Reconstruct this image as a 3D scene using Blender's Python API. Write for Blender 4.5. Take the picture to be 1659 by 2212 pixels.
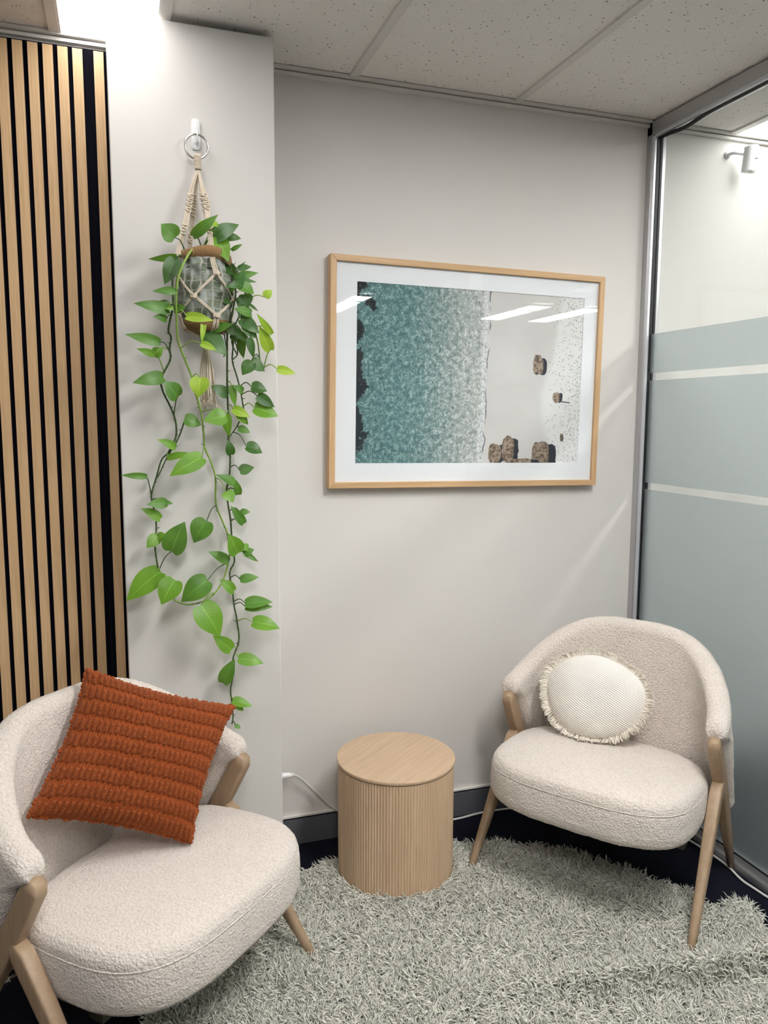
import bpy, math, random
import numpy as np
from mathutils import Vector, Matrix, noise

# ------------------------------------------------------------------ scene, camera, world, exposure
for o in list(bpy.data.objects):
    bpy.data.objects.remove(o, do_unlink=True)
SC = bpy.context.scene
COL = SC.collection
random.seed(7)
RNG = np.random.default_rng(7)

IMW, IMH, FPX = 1659.0, 2212.0, 1685.66
EYE = np.array([0.0, 0.0, 1.5189])
YAW, PITCH, ROLL = math.radians(18.787), math.radians(-6.946), math.radians(0.243)


def cam_axes():
    fwd = np.array([math.sin(YAW) * math.cos(PITCH), math.cos(YAW) * math.cos(PITCH), math.sin(PITCH)])
    right = np.array([math.cos(YAW), -math.sin(YAW), 0.0])
    up = np.cross(right, fwd)
    c, s = math.cos(ROLL), math.sin(ROLL)
    return c * right + s * up, -s * right + c * up, fwd


CR, CU, CF = cam_axes()
cam_data = bpy.data.cameras.new('camera')
cam = bpy.data.objects.new('camera', cam_data)
COL.objects.link(cam)
cam_data.sensor_fit = 'HORIZONTAL'
cam_data.sensor_width = 36.0
cam_data.lens = FPX / IMW * 36.0
cam_data.clip_start = 0.02
cam.matrix_world = Matrix(((CR[0], CU[0], -CF[0], EYE[0]), (CR[1], CU[1], -CF[1], EYE[1]),
                           (CR[2], CU[2], -CF[2], EYE[2]), (0, 0, 0, 1)))
SC.camera = cam

world = bpy.data.worlds.new('world')
SC.world = world
world.use_nodes = True
world.node_tree.nodes['Background'].inputs[0].default_value = (0.9, 0.93, 1.0, 1)
world.node_tree.nodes['Background'].inputs[1].default_value = 0.05

SC.view_settings.view_transform = 'Standard'
SC.view_settings.look = 'None'
SC.view_settings.gamma = 1.0
SC.view_settings.use_curve_mapping = False
SC.view_settings.exposure = 0.0
PANEL_STRENGTH = [8.0, 42.0, 12.0, 40.0, 40.0, 40.0, 54.0, 55.0]
PANEL_COLOR = (1.0, 0.985, 0.965)


def at(px, py, Y):
    """point of the place seen at a photo pixel, on the vertical plane y = Y"""
    d = CF + CR * (px - IMW / 2) / FPX - CU * (py - IMH / 2) / FPX
    return EYE + d * (Y / d[1])


# ------------------------------------------------------------------ helpers: objects
def empty(name, loc=(0, 0, 0), rz=0.0):
    o = bpy.data.objects.new(name, None)
    COL.objects.link(o)
    o.location = loc
    o.rotation_euler = (0, 0, rz)
    o.empty_display_size = 0.05
    return o


def tag(o, label=None, cat=None, group=None, kind=None):
    if label: o['label'] = label
    if cat: o['category'] = cat
    if group: o['group'] = group
    if kind: o['kind'] = kind
    return o


def mesh(name, V, F, mat, parent=None, smooth=True, origin=None, uv=None, kind=None):
    V = np.asarray(V, dtype=float).reshape(-1, 3)
    if origin is None:
        origin = np.zeros(3); q = parent
        while q is not None:
            if q.get('_world'): origin = np.array(q.location)
            q = q.parent
    V = V - np.asarray(origin)
    me = bpy.data.meshes.new(name)
    me.from_pydata(V.tolist(), [], [list(map(int, f)) for f in F])
    if smooth:
        me.polygons.foreach_set('use_smooth', [True] * len(me.polygons))
    if uv is not None:
        lay = me.uv_layers.new(name='UVMap')
        li = np.zeros(len(me.loops), dtype=np.int32)
        me.loops.foreach_get('vertex_index', li)
        lay.data.foreach_set('uv', np.asarray(uv, dtype=np.float32)[li].ravel())
    me.update()
    if mat is not None:
        me.materials.append(mat)
    o = bpy.data.objects.new(name, me)
    COL.objects.link(o)
    if parent is not None:
        o.parent = parent
    else:
        o.location = origin
    if kind: o['kind'] = kind
    return o


def thing(name, loc, label, cat, group=None, rz=0.0, world_coords=True):
    o = empty(name, loc, rz)
    if world_coords: o['_world'] = 1
    return tag(o, label, cat, group)


class MB:
    """collects shapes, builds ONE mesh object"""
    def __init__(self):
        self.v = []; self.f = []; self.n = 0

    def add(self, V, F):
        V = np.asarray(V, dtype=float).reshape(-1, 3)
        self.v.append(V)
        self.f += [[i + self.n for i in f] for f in F]
        self.n += len(V)
        return self

    def box(self, lo, hi, M=None):
        x0, y0, z0 = lo; x1, y1, z1 = hi
        V = np.array([(x0, y0, z0), (x1, y0, z0), (x1, y1, z0), (x0, y1, z0), (x0, y0, z1), (x1, y0, z1), (x1, y1, z1), (x0, y1, z1)])
        if M is not None: V = np.array([M @ Vector(p) for p in V])
        return self.add(V, [(0, 3, 2, 1), (4, 5, 6, 7), (0, 1, 5, 4), (1, 2, 6, 5), (2, 3, 7, 6), (3, 0, 4, 7)])

    def tube(self, pts, r, n=8, cap=True, ell=None, up=(0, 0, 1)):
        P = np.asarray(pts, dtype=float)
        m = len(P)
        rr = np.full(m, r) if np.isscalar(r) else np.asarray(r, dtype=float)
        T = np.gradient(P, axis=0) if m > 2 else np.repeat([P[1] - P[0]], 2, axis=0)
        T = T / (np.linalg.norm(T, axis=1, keepdims=True) + 1e-12)
        a = np.asarray(up, float)
        if abs(T[0] @ a) > 0.95: a = np.array([1.0, 0, 0]) if abs(T[0][0]) < .9 else np.array([0, 1.0, 0])
        u = a - T[0] * (a @ T[0]); u /= np.linalg.norm(u)
        V = []
        for i in range(m):
            u = u - T[i] * (u @ T[i]); u /= (np.linalg.norm(u) + 1e-12)
            w = np.cross(T[i], u)
            for k in range(n):
                t = 2 * math.pi * k / n
                e = 1.0 if ell is None else ell
                V.append(P[i] + rr[i] * (math.cos(t) * u + e * math.sin(t) * w))
        F = []
        for i in range(m - 1):
            for k in range(n):
                k2 = (k + 1) % n
                F.append((i * n + k, i * n + k2, (i + 1) * n + k2, (i + 1) * n + k))
        if cap:
            F.append(tuple(range(n - 1, -1, -1)))
            F.append(tuple((m - 1) * n + k for k in range(n)))
        return self.add(V, F)

    def lathe(self, prof, n=48, c=(0, 0, 0), rfun=None):
        """prof: (r, z) list from bottom to top; r == 0 gives a pole"""
        V = []; rows = []
        for (r, z) in prof:
            if r <= 1e-9:
                rows.append([len(V)]); V.append((c[0], c[1], c[2] + z))
            else:
                row = []
                for k in range(n):
                    t = 2 * math.pi * k / n
                    rr, zz = (r, z) if rfun is None else rfun(r, z, t)
                    row.append(len(V)); V.append((c[0] + rr * math.cos(t), c[1] + rr * math.sin(t), c[2] + zz))
                rows.append(row)
        F = []
        for a, b in zip(rows, rows[1:]):
            for k in range(n):
                k2 = (k + 1) % n
                if len(a) == 1 and len(b) == 1: continue
                if len(a) == 1: F.append((a[0], b[k2], b[k]))
                elif len(b) == 1: F.append((a[k], a[k2], b[0]))
                else: F.append((a[k], a[k2], b[k2], b[k]))
        return self.add(V, F)

    def build(self, name, mat, parent=None, smooth=False, **kw):
        return mesh(name, np.concatenate(self.v), self.f, mat, parent, smooth, **kw)


def bevel(o, w, seg=2):
    m = o.modifiers.new('bevel', 'BEVEL'); m.width = w; m.segments = seg; m.limit_method = 'ANGLE'
    return o


def spline(pts, n):
    """Catmull-Rom through pts"""
    P = np.asarray(pts, float)
    if len(P) < 3:
        t = np.linspace(0, 1, n)[:, None]
        return P[0] * (1 - t) + P[-1] * t
    Q = np.vstack([2 * P[0] - P[1], P, 2 * P[-1] - P[-2]])
    out = []
    for s in np.linspace(0, len(P) - 1 - 1e-9, n):
        i = int(s); t = s - i
        p0, p1, p2, p3 = Q[i], Q[i + 1], Q[i + 2], Q[i + 3]
        out.append(0.5 * ((2 * p1) + (-p0 + p2) * t + (2 * p0 - 5 * p1 + 4 * p2 - p3) * t * t + (-p0 + 3 * p1 - 3 * p2 + p3) * t ** 3))
    return np.array(out)


def grid_faces(nu, nv, wrap_u=False):
    F = []
    for i in range(nu if wrap_u else nu - 1):
        i2 = (i + 1) % nu
        for j in range(nv - 1):
            F.append((i * nv + j, i2 * nv + j, i2 * nv + j + 1, i * nv + j + 1))
    return F


# ------------------------------------------------------------------ helpers: materials
class NT:
    def __init__(self, name):
        self.m = bpy.data.materials.new(name); self.m.use_nodes = True
        self.t = self.m.node_tree; self.t.nodes.clear()
        self.out = self.t.nodes.new('ShaderNodeOutputMaterial')

    def new(self, kind, **kw):
        n = self.t.nodes.new(kind)
        for k, v in kw.items(): setattr(n, k, v)
        return n

    def link(self, a, b): self.t.links.new(a, b)

    def put(self, sock, v):
        if isinstance(v, bpy.types.NodeSocket): self.link(v, sock)
        elif v is not None: sock.default_value = v

    def math(self, op, a, b=None, c=None, clamp=False):
        n = self.new('ShaderNodeMath', operation=op, use_clamp=clamp)
        self.put(n.inputs[0], a); self.put(n.inputs[1], b)
        if c is not None: self.put(n.inputs[2], c)
        return n.outputs[0]

    def smooth(self, x, lo, hi, a=0.0, b=1.0):
        n = self.new('ShaderNodeMapRange', interpolation_type='SMOOTHSTEP')
        self.put(n.inputs['Value'], x); n.inputs['From Min'].default_value = lo; n.inputs['From Max'].default_value = hi
        n.inputs['To Min'].default_value = a; n.inputs['To Max'].default_value = b
        return n.outputs[0]

    def mix(self, f, a, b, blend='MIX'):
        n = self.new('ShaderNodeMix', data_type='RGBA', blend_type=blend)
        self.put(n.inputs[0], f)
        for s, v in ((n.inputs[6], a), (n.inputs[7], b)):
            if isinstance(v, tuple) and len(v) == 3: v = (*v, 1)
            self.put(s, v)
        return n.outputs[2]

    def coords(self, which='Object', scale=(1, 1, 1), rot=(0, 0, 0), loc=(0, 0, 0)):
        c = self.new('ShaderNodeTexCoord'); m = self.new('ShaderNodeMapping')
        m.inputs['Scale'].default_value = scale; m.inputs['Rotation'].default_value = rot; m.inputs['Location'].default_value = loc
        self.link(c.outputs[which], m.inputs[0])
        return m.outputs[0]

    def noise(self, vec, scale, detail=3, rough=0.5, out='Fac', dist=0.0):
        n = self.new('ShaderNodeTexNoise'); self.put(n.inputs['Vector'], vec)
        n.inputs['Scale'].default_value = scale; n.inputs['Detail'].default_value = detail
        n.inputs['Roughness'].default_value = rough; n.inputs['Distortion'].default_value = dist
        return n.outputs[out]

    def voronoi(self, vec, scale, feature='F1', out='Distance', rand=1.0):
        n = self.new('ShaderNodeTexVoronoi', feature=feature); self.put(n.inputs['Vector'], vec)
        n.inputs['Scale'].default_value = scale
        if 'Randomness' in n.inputs: n.inputs['Randomness'].default_value = rand
        return n.outputs[out]

    def wave(self, vec, scale, dist=0.0, dscale=1.0, direction='X', detail=2):
        n = self.new('ShaderNodeTexWave', bands_direction=direction); self.put(n.inputs['Vector'], vec)
        n.inputs['Scale'].default_value = scale; n.inputs['Distortion'].default_value = dist
        n.inputs['Detail Scale'].default_value = dscale; n.inputs['Detail'].default_value = detail
        return n.outputs['Fac']

    def ramp(self, fac, stops):
        n = self.new('ShaderNodeValToRGB'); self.put(n.inputs[0], fac)
        e = n.color_ramp.elements
        while len(e) < len(stops): e.new(0.5)
        for el, (p, c) in zip(e, stops):
            el.position = p; el.color = (*c, 1) if len(c) == 3 else c
        return n.outputs[0]

    def bump(self, h, strength=0.3, dist=0.002, normal=None):
        n = self.new('ShaderNodeBump'); self.put(n.inputs['Height'], h)
        n.inputs['Strength'].default_value = strength; n.inputs['Distance'].default_value = dist
        if normal is not None: self.link(normal, n.inputs['Normal'])
        return n.outputs[0]

    def principled(self, color, rough=0.6, metal=0.0, normal=None, spec=0.5, sheen=0.0, **kw):
        p = self.new('ShaderNodeBsdfPrincipled')
        if isinstance(color, tuple) and len(color) == 3: color = (*color, 1)
        self.put(p.inputs['Base Color'], color); self.put(p.inputs['Roughness'], rough)
        p.inputs['Metallic'].default_value = metal; p.inputs['Specular IOR Level'].default_value = spec
        p.inputs['Sheen Weight'].default_value = sheen
        if normal is not None: self.link(normal, p.inputs['Normal'])
        for k, v in kw.items(): self.put(p.inputs[k], v)
        return p.outputs[0]

    def done(self, shader):
        self.link(shader, self.out.inputs[0]); return self.m


def plain(name, color, rough=0.6, metal=0.0, spec=0.5, nscale=40, var=0.06, bstr=0.08):
    n = NT(name); v = n.coords()
    k = n.noise(v, nscale, 4)
    c = n.mix(k, tuple(max(0, x * (1 - var)) for x in color), tuple(min(1, x * (1 + var)) for x in color))
    return n.done(n.principled(c, rough, metal, n.bump(k, bstr, 0.001), spec))


def wood(name, c1, c2, axis='Z', scale=1.0, rough=0.5, bstr=0.12, pores=0.5):
    """straight-grained oak; grain runs along axis"""
    n = NT(name)
    s = {'X': (0.9, 22, 22), 'Y': (22, 0.9, 22), 'Z': (22, 22, 0.9)}[axis]
    v = n.coords(scale=tuple(k * scale for k in s))
    g = n.noise(v, 3.2, 5, 0.6, dist=0.6)
    s2 = tuple(k * scale * (3.2 if k > 1 else 1.3) for k in s)
    v2 = n.coords(scale=s2)
    g2 = n.noise(v2, 5.0, 3, 0.6)
    f = n.math('ADD', n.math('MULTIPLY', g, 0.65), n.math('MULTIPLY', g2, 0.35))
    c = n.ramp(f, [(0.30, c2), (0.48, tuple((a + b) / 2 for a, b in zip(c1, c2))), (0.62, c1)])
    dark = n.smooth(g2, 0.62, 0.72)
    c = n.mix(n.math('MULTIPLY', dark, pores), c, tuple(x * 0.6 for x in c2))
    return n.done(n.principled(c, rough, 0, n.bump(f, bstr, 0.001), 0.35))


M = {}
# painted plaster
def paint(name, col):
    n = NT(name); v = n.coords()
    k = n.noise(v, 320, 3); k2 = n.noise(v, 3.0, 3)
    c = n.mix(k2, tuple(x * 0.975 for x in col), tuple(min(1, x * 1.02) for x in col))
    return n.done(n.principled(c, 0.62, 0, n.bump(k, 0.10, 0.0008), 0.25))
M['wall'] = paint('wall_paint', (0.665, 0.640, 0.612))
M['wall_far'] = paint('wall_paint_white', (0.85, 0.84, 0.82))

def tile_mat():
    n = NT('ceiling_tile'); v = n.coords('Object')
    w = n.noise(v, 14, 2)
    pits = n.voronoi(v, 95, rand=1.0); cell = n.voronoi(v, 95, out='Color')
    sep = n.new('ShaderNodeSeparateColor'); n.link(cell, sep.inputs[0])
    size = n.math('MULTIPLY', n.math('POWER', sep.outputs[0], 3.5), 0.30)
    pit = n.math('LESS_THAN', pits, size)
    fine = n.voronoi(v, 210); fsep = n.new('ShaderNodeSeparateColor'); n.link(n.voronoi(v, 210, out='Color'), fsep.inputs[0])
    fp = n.math('LESS_THAN', fine, n.math('MULTIPLY', n.math('POWER', fsep.outputs[1], 4), 0.26))
    p = n.math('MAXIMUM', pit, n.math('MULTIPLY', fp, 0.6))
    base = n.mix(w, (0.86, 0.825, 0.785), (0.90, 0.865, 0.825))
    c = n.mix(p, base, (0.24, 0.22, 0.20))
    h = n.math('SUBTRACT', n.math('MULTIPLY', n.noise(v, 300, 3), 0.4), p)
    return n.done(n.principled(c, 0.9, 0, n.bump(h, 0.35, 0.0015), 0.1))
M['tile'] = tile_mat()
M['tee'] = plain('tee_bar_enamel', (0.72, 0.69, 0.655), 0.5, nscale=15, var=0.03)
M['panel_frame'] = plain('light_frame_enamel', (0.78, 0.77, 0.75), 0.45)
def emis(k):
    n = NT('light_diffuser'); e = n.new('ShaderNodeEmission')
    e.inputs[0].default_value = (*PANEL_COLOR, 1); e.inputs[1].default_value = k
    return n.done(e.outputs[0])

def carpet():
    n = NT('navy_carpet'); v = n.coords()
    k = n.noise(v, 420, 3, 0.7); k2 = n.noise(v, 4, 2)
    c = n.mix(k, (0.0022, 0.0028, 0.0058), (0.013, 0.015, 0.026))
    c = n.mix(n.math('MULTIPLY', k2, 0.4), c, (0.010, 0.011, 0.018))
    vv = n.voronoi(v, 55); sp = n.new('ShaderNodeSeparateColor'); n.link(n.voronoi(v, 55, out='Color'), sp.inputs[0])
    speck = n.math('MULTIPLY', n.math('LESS_THAN', vv, 0.09), n.math('GREATER_THAN', sp.outputs[0], 0.985))
    c = n.mix(speck, c, (0.35, 0.27, 0.16))
    return n.done(n.principled(c, 0.95, 0, n.bump(k, 0.6, 0.003), 0.08))
M['carpet'] = carpet()

OAK1, OAK2 = (0.72, 0.48, 0.265), (0.55, 0.335, 0.165)
M['slat'] = wood('oak_slat', (0.73, 0.495, 0.275), (0.56, 0.355, 0.18), 'Z', 1.6, 0.55, 0.15)
M['slat_core'] = plain('black_fibreboard', (0.022, 0.019, 0.020), 0.8, spec=0.2, nscale=120, var=0.3)
M['felt'] = plain('black_felt', (0.006, 0.006, 0.010), 0.95, spec=0.05, nscale=300, var=0.5, bstr=0.3)
M['frame_oak_h'] = wood('frame_oak_across', (0.62, 0.41, 0.225), (0.48, 0.30, 0.15), 'X', 1.2, 0.45)
M['frame_oak_v'] = wood('frame_oak_up', (0.62, 0.41, 0.225), (0.48, 0.30, 0.15), 'Z', 1.2, 0.45)
M['table_top'] = wood('table_oak_top', (0.62, 0.455, 0.31), (0.47, 0.325, 0.21), 'X', 1.1, 0.5)
M['table_side'] = wood('table_oak_flutes', (0.66, 0.485, 0.325), (0.52, 0.365, 0.235), 'Z', 0.8, 0.55, pores=0.7)
M['chair_wood'] = wood('chair_ash', (0.40, 0.285, 0.185), (0.31, 0.21, 0.13), 'Z', 0.9, 0.42, pores=0.3)
M['alu'] = plain('aluminium', (0.50, 0.50, 0.51), 0.38, 0.85, nscale=60, var=0.03, bstr=0.02)
M['alu_bright'] = plain('aluminium_lip', (0.80, 0.80, 0.83), 0.35, 0.6, nscale=60, var=0.03, bstr=0.02)
M['rubber'] = plain('black_rubber', (0.008, 0.008, 0.011), 0.5, nscale=90)
M['skirting'] = plain('skirting_grey', (0.125, 0.13, 0.145), 0.42, 0.2, nscale=50, var=0.04, bstr=0.03)
M['white_plastic'] = plain('white_plastic', (0.82, 0.82, 0.83), 0.35, nscale=80, var=0.02, bstr=0.02)
M['cord_white'] = plain('white_cord', (0.68, 0.67, 0.65), 0.45, nscale=80, var=0.03, bstr=0.02)
M['chrome'] = plain('brushed_steel', (0.75, 0.73, 0.71), 0.22, 1.0, nscale=80, var=0.03, bstr=0.02)
M['dark_metal'] = plain('dark_metal', (0.05, 0.048, 0.045), 0.4, 0.8, nscale=80)

def glass(name, tint=(1, 1, 1), ior=1.45, rough=0.0):
    n = NT(name)
    # Schlick reflectance from the unsigned facing angle, the same on both faces of the pane
    g = n.new('ShaderNodeNewGeometry'); dp = n.new('ShaderNodeVectorMath', operation='DOT_PRODUCT')
    n.link(g.outputs['Incoming'], dp.inputs[0]); n.link(g.outputs['Normal'], dp.inputs[1])
    f0 = ((ior - 1) / (ior + 1)) ** 2
    sch = n.math('POWER', n.math('SUBTRACT', 1.0, n.math('ABSOLUTE', dp.outputs['Value'])), 5.0)
    frs = n.math('ADD', f0, n.math('MULTIPLY', sch, 1 - f0), clamp=True)
    nz = n.noise(n.coords(), 2.0, 1)
    tr = n.new('ShaderNodeBsdfTransparent')
    n.put(tr.inputs[0], n.mix(nz, tuple(x * 0.99 for x in tint), tint))
    gl = n.new('ShaderNodeBsdfGlossy'); gl.inputs['Roughness'].default_value = rough
    mx = n.new('ShaderNodeMixShader'); n.link(frs, mx.inputs[0]); n.link(tr.outputs[0], mx.inputs[1]); n.link(gl.outputs[0], mx.inputs[2])
    return n.done(mx.outputs[0])
M['glass'] = glass('partition_glass', (0.955, 0.975, 0.965))
M['pic_glass'] = glass('picture_glass', (0.985, 0.99, 0.99), 1.5)

def film():
    """etched-look film: scatters what lies behind it, with a little surface haze of its own"""
    n = NT('frosted_film'); v = n.coords()
    k = n.noise(v, 600, 2); k2 = n.noise(v, 1.2, 2)
    c = n.mix(k2, (0.70, 0.755, 0.775), (0.73, 0.785, 0.80))
    b = n.bump(k, 0.05, 0.0005)
    p = n.principled(c, 0.55, 0, b, 0.3, **{'Transmission Weight': 1.0, 'IOR': 1.18})
    d = n.principled((0.62, 0.68, 0.69), 0.45, 0, b, 0.4)
    mx = n.new('ShaderNodeMixShader'); mx.inputs[0].default_value = 0.14
    n.link(p, mx.inputs[1]); n.link(d, mx.inputs[2])
    return n.done(mx.outputs[0])
M['film'] = film()

def boucle(name, c1, c2, sc=1.0):
    n = NT(name); v = n.coords()
    d = n.noise(v, 120 * sc, 2, out='Color')
    vm = n.new('ShaderNodeVectorMath', operation='SCALE'); n.link(d, vm.inputs[0]); vm.inputs['Scale'].default_value = 0.006
    va = n.new('ShaderNodeVectorMath', operation='ADD'); n.link(v, va.inputs[0]); n.link(vm.outputs[0], va.inputs[1])
    cur = n.voronoi(va.outputs[0], 230 * sc, 'SMOOTH_F1'); f = n.noise(v, 520 * sc, 3, 0.6)
    h = n.math('SUBTRACT', n.math('MULTIPLY', f, 0.55), cur)
    big = n.noise(v, 9, 2)
    c = n.mix(n.smooth(h, -0.55, 0.2), c2, c1)
    c = n.mix(n.math('MULTIPLY', big, 0.15), c, tuple(x * 0.93 for x in c1))
    return n.done(n.principled(c, 0.95, 0, n.bump(h, 0.9, 0.005), 0.1, 0.25))
M['boucle'] = boucle('cream_boucle', (0.84, 0.76, 0.69), (0.68, 0.60, 0.53), 0.85)
M['jute'] = None

def weave(name, c1, c2, scale, bstr=0.6, bdist=0.002, rot=0.0, kind='UV'):
    n = NT(name)
    v = n.coords(kind, rot=(0, 0, rot))
    sx = n.new('ShaderNodeSeparateXYZ'); n.link(v, sx.inputs[0])
    a = n.math('SINE', n.math('MULTIPLY', sx.outputs[0], scale * 6.2832))
    b = n.math('SINE', n.math('MULTIPLY', sx.outputs[1], scale * 6.2832))
    w = n.math('MULTIPLY', a, b)
    f = n.noise(v, scale * 3, 3)
    h = n.math('ADD', n.math('MULTIPLY', w, 0.5), n.math('MULTIPLY', f, 0.6))
    c = n.mix(n.smooth(h, -0.3, 0.8), c2, c1)
    return n.done(n.principled(c, 0.9, 0, n.bump(h, bstr, bdist), 0.1, 0.1))
M['jute'] = weave('jute_weave', (0.36, 0.22, 0.10), (0.16, 0.085, 0.035), 240, 0.8, 0.0015, kind='Object')

def strandmat(name, c1, c2, attr='tint', rough=0.85):
    n = NT(name)
    a = n.new('ShaderNodeAttribute'); a.attribute_name = attr
    k = n.noise(n.coords(), 900, 2)
    f = n.math('ADD', n.math('MULTIPLY', a.outputs['Fac'], 0.85), n.math('MULTIPLY', k, 0.15))
    return n.done(n.principled(n.mix(f, c2, c1), rough, 0, None, 0.15, 0.2))
M['pile'] = strandmat('sage_pile', (0.87, 0.85, 0.77), (0.41, 0.415, 0.355))
M['rug_back'] = plain('rug_backing', (0.24, 0.25, 0.205), 0.95, nscale=200, var=0.3, bstr=0.4)
M['fringe'] = strandmat('cream_fringe', (0.92, 0.86, 0.77), (0.76, 0.69, 0.59))

def macrame():
    n = NT('cotton_cord'); v = n.coords()
    tw = n.wave(v, 130, 3.0, 2.0, 'DIAGONAL'); k = n.noise(v, 700, 2)
    h = n.math('ADD', tw, n.math('MULTIPLY', k, 0.5))
    c = n.mix(n.smooth(h, 0.1, 1.2), (0.52, 0.43, 0.33), (0.74, 0.65, 0.535))
    return n.done(n.principled(c, 0.9, 0, n.bump(h, 0.4, 0.0008), 0.1, 0.15))
M['cotton'] = macrame()

def leafmat(name, c, c2):
    n = NT(name); uv = n.coords('UV')
    s = n.new('ShaderNodeSeparateXYZ'); n.link(uv, s.inputs[0])
    mid = n.math('ABSOLUTE', n.math('SUBTRACT', s.outputs[0], 0.5))
    rib = n.smooth(mid, 0.012, 0.035, 1.0, 0.0)
    diag = n.math('SUBTRACT', s.outputs[1], n.math('MULTIPLY', mid, 0.75))
    vein = n.math('POWER', n.math('ABSOLUTE', n.math('SINE', n.math('MULTIPLY', diag, 26))), 0.35)
    ob = n.coords('Object'); k = n.noise(ob, 18, 3)
    col = n.mix(n.smooth(k, 0.3, 0.7), c, c2)
    col = n.mix(n.math('MULTIPLY', rib, 0.45), col, tuple(min(1, x * 1.9 + 0.02) for x in c2))
    h = n.math('SUBTRACT', vein, n.math('MULTIPLY', rib, 1.0))
    p = n.principled(col, 0.36, 0, n.bump(h, 0.22, 0.0012), 0.45)
    tl = n.new('ShaderNodeBsdfTranslucent'); n.put(tl.inputs[0], n.mix(0.5, col, (0.42, 0.60, 0.05)))
    mx = n.new('ShaderNodeMixShader'); mx.inputs[0].default_value = 0.22
    n.link(p, mx.inputs[1]); n.link(tl.outputs[0], mx.inputs[2])
    return n.done(mx.outputs[0])
LEAF = [leafmat('leaf_dark', (0.030, 0.105, 0.022), (0.050, 0.150, 0.026)),
        leafmat('leaf_mid', (0.062, 0.185, 0.024), (0.098, 0.25, 0.032)),
        leafmat('leaf_bright', (0.118, 0.285, 0.022), (0.16, 0.35, 0.032)),
        leafmat('leaf_lime', (0.31, 0.51, 0.038), (0.40, 0.57, 0.06))]
M['stem_dark'] = plain('stem_green_brown', (0.045, 0.085, 0.022), 0.5, nscale=120, var=0.4)
M['stem_lime'] = plain('stem_lime', (0.22, 0.36, 0.055), 0.5, nscale=120, var=0.25)
M['soil'] = plain('potting_soil', (0.02, 0.014, 0.009), 0.95, nscale=150, var=0.6, bstr=0.8)

# ------------------------------------------------------------------ dimensions of the place
HC = 2.6124          # ceiling
YB = 2.60            # back wall face
XG = 1.955           # glass partition
XL, XR, YR = -2.3, 6.2, -4.6
CX0, CX1, CYF = 0.007, 0.466, 2.376     # column

# ------------------------------------------------------------------ structure
def struct(name, mb_or_mesh, mat=None, parent=None, **kw):
    o = mb_or_mesh.build(name, mat, parent, **kw)
    if parent is None: o['kind'] = 'structure'
    return o

struct('floor', MB().box((XL, YR, -0.06), (XR, YB, 0.0)), M['carpet'])
struct('wall_back', MB().box((XL, YB, 0.0), (XR, YB + 0.1, HC + 0.12)), M['wall'])
struct('wall_left', MB().box((XL - 0.1, YR, 0.0), (XL, YB + 0.1, HC + 0.12)), M['wall_far'])
struct('wall_right', MB().box((XR, YR, 0.0), (XR + 0.1, YB + 0.1, HC + 0.12)), M['wall_far'])
struct('wall_rear', MB().box((XL - 0.1, YR - 0.1, 0.0), (XR + 0.1, YR, HC + 0.12)), M['wall_far'])
colo = struct('wall_column', MB().box((CX0, CYF, 0.0), (CX1, YB + 0.001, HC - 0.008)), M['wall'])
bevel(colo, 0.004, 3)

# ceiling: slab, with lay-in tiles and tee bars as parts
ceil = struct('ceiling', MB().box((XL, YR, HC + 0.03), (XR, YB, HC + 0.12)), M['tee'])
LIGHTS = [(-0.134, 0.166, 1.385, 2.585), (-0.134, 0.166, -1.015, 0.185), (2.30, 2.60, 1.385, 2.585), (1.99, 2.29, -3.05, -1.85), (3.87, 4.17, -3.05, -1.85), (4.48, 4.78, -3.05, -1.85), (1.066, 1.366, 0.185, 1.385), (2.866, 3.166, 0.185, 1.385)]
bx = [0.166 + 0.6 * k for k in range(-4, 11)]
by = [2.585 - 1.2 * k for k in range(0, 7)]
tile_cache = {}
def tile(x0, x1, y0, y1):
    w, d = round(x1 - x0, 3), round(y1 - y0, 3)
    key = (w, d)
    if key not in tile_cache:
        b = MB(); b.box((0, 0, 0), (w, d, 0.012))
        o = b.build('ceiling_tile', M['tile'], ceil, smooth=False)
        tile_cache[key] = o.data
    else:
        o = bpy.data.objects.new('ceiling_tile', tile_cache[key]); COL.objects.link(o); o.parent = ceil
    o.location = (x0, y0, HC + 0.008)
for i in range(len(bx) - 1):
    for j in range(len(by) - 1):
        x0, x1, y1, y0 = bx[i], bx[i + 1], by[j], by[j + 1]
        cuts = [x0, x1]
        for (a, b, c, d) in LIGHTS:
            if c < y1 - 0.05 and d > y0 + 0.05:
                for q in (a, b):
                    if x0 + 0.02 < q < x1 - 0.02: cuts.append(q)
        cuts = sorted(cuts)
        for p, q in zip(cuts, cuts[1:]):
            cx, cy = (p + q) / 2, (y0 + y1) / 2
            if any(a - 0.02 < cx < b + 0.02 and c - 0.3 < cy < d + 0.3 for (a, b, c, d) in LIGHTS): continue
            if q < XL or p > XR: continue
            tile(max(p, XL) + 0.004, min(q, XR) - 0.004, y0 + 0.004, y1 - 0.004)
tees = [(x, YR, YB - 0.02) for x in bx if XL < x < XR]
for (a, b, c, d) in LIGHTS:
    for q in (a, b):
        if min(abs(q - x) for x in bx) > 0.02: tees.append((q, c, d))
for (x, y0, y1) in tees:
    MB().box((x - 0.0135, y0, HC), (x + 0.0135, y1, HC + 0.014)).build('tee_bar', M['tee'], ceil)
for y in by[1:]:
    MB().box((XL, y - 0.012, HC + 0.0006), (XR, y + 0.012, HC + 0.0146)).build('tee_bar', M['tee'], ceil)

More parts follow.
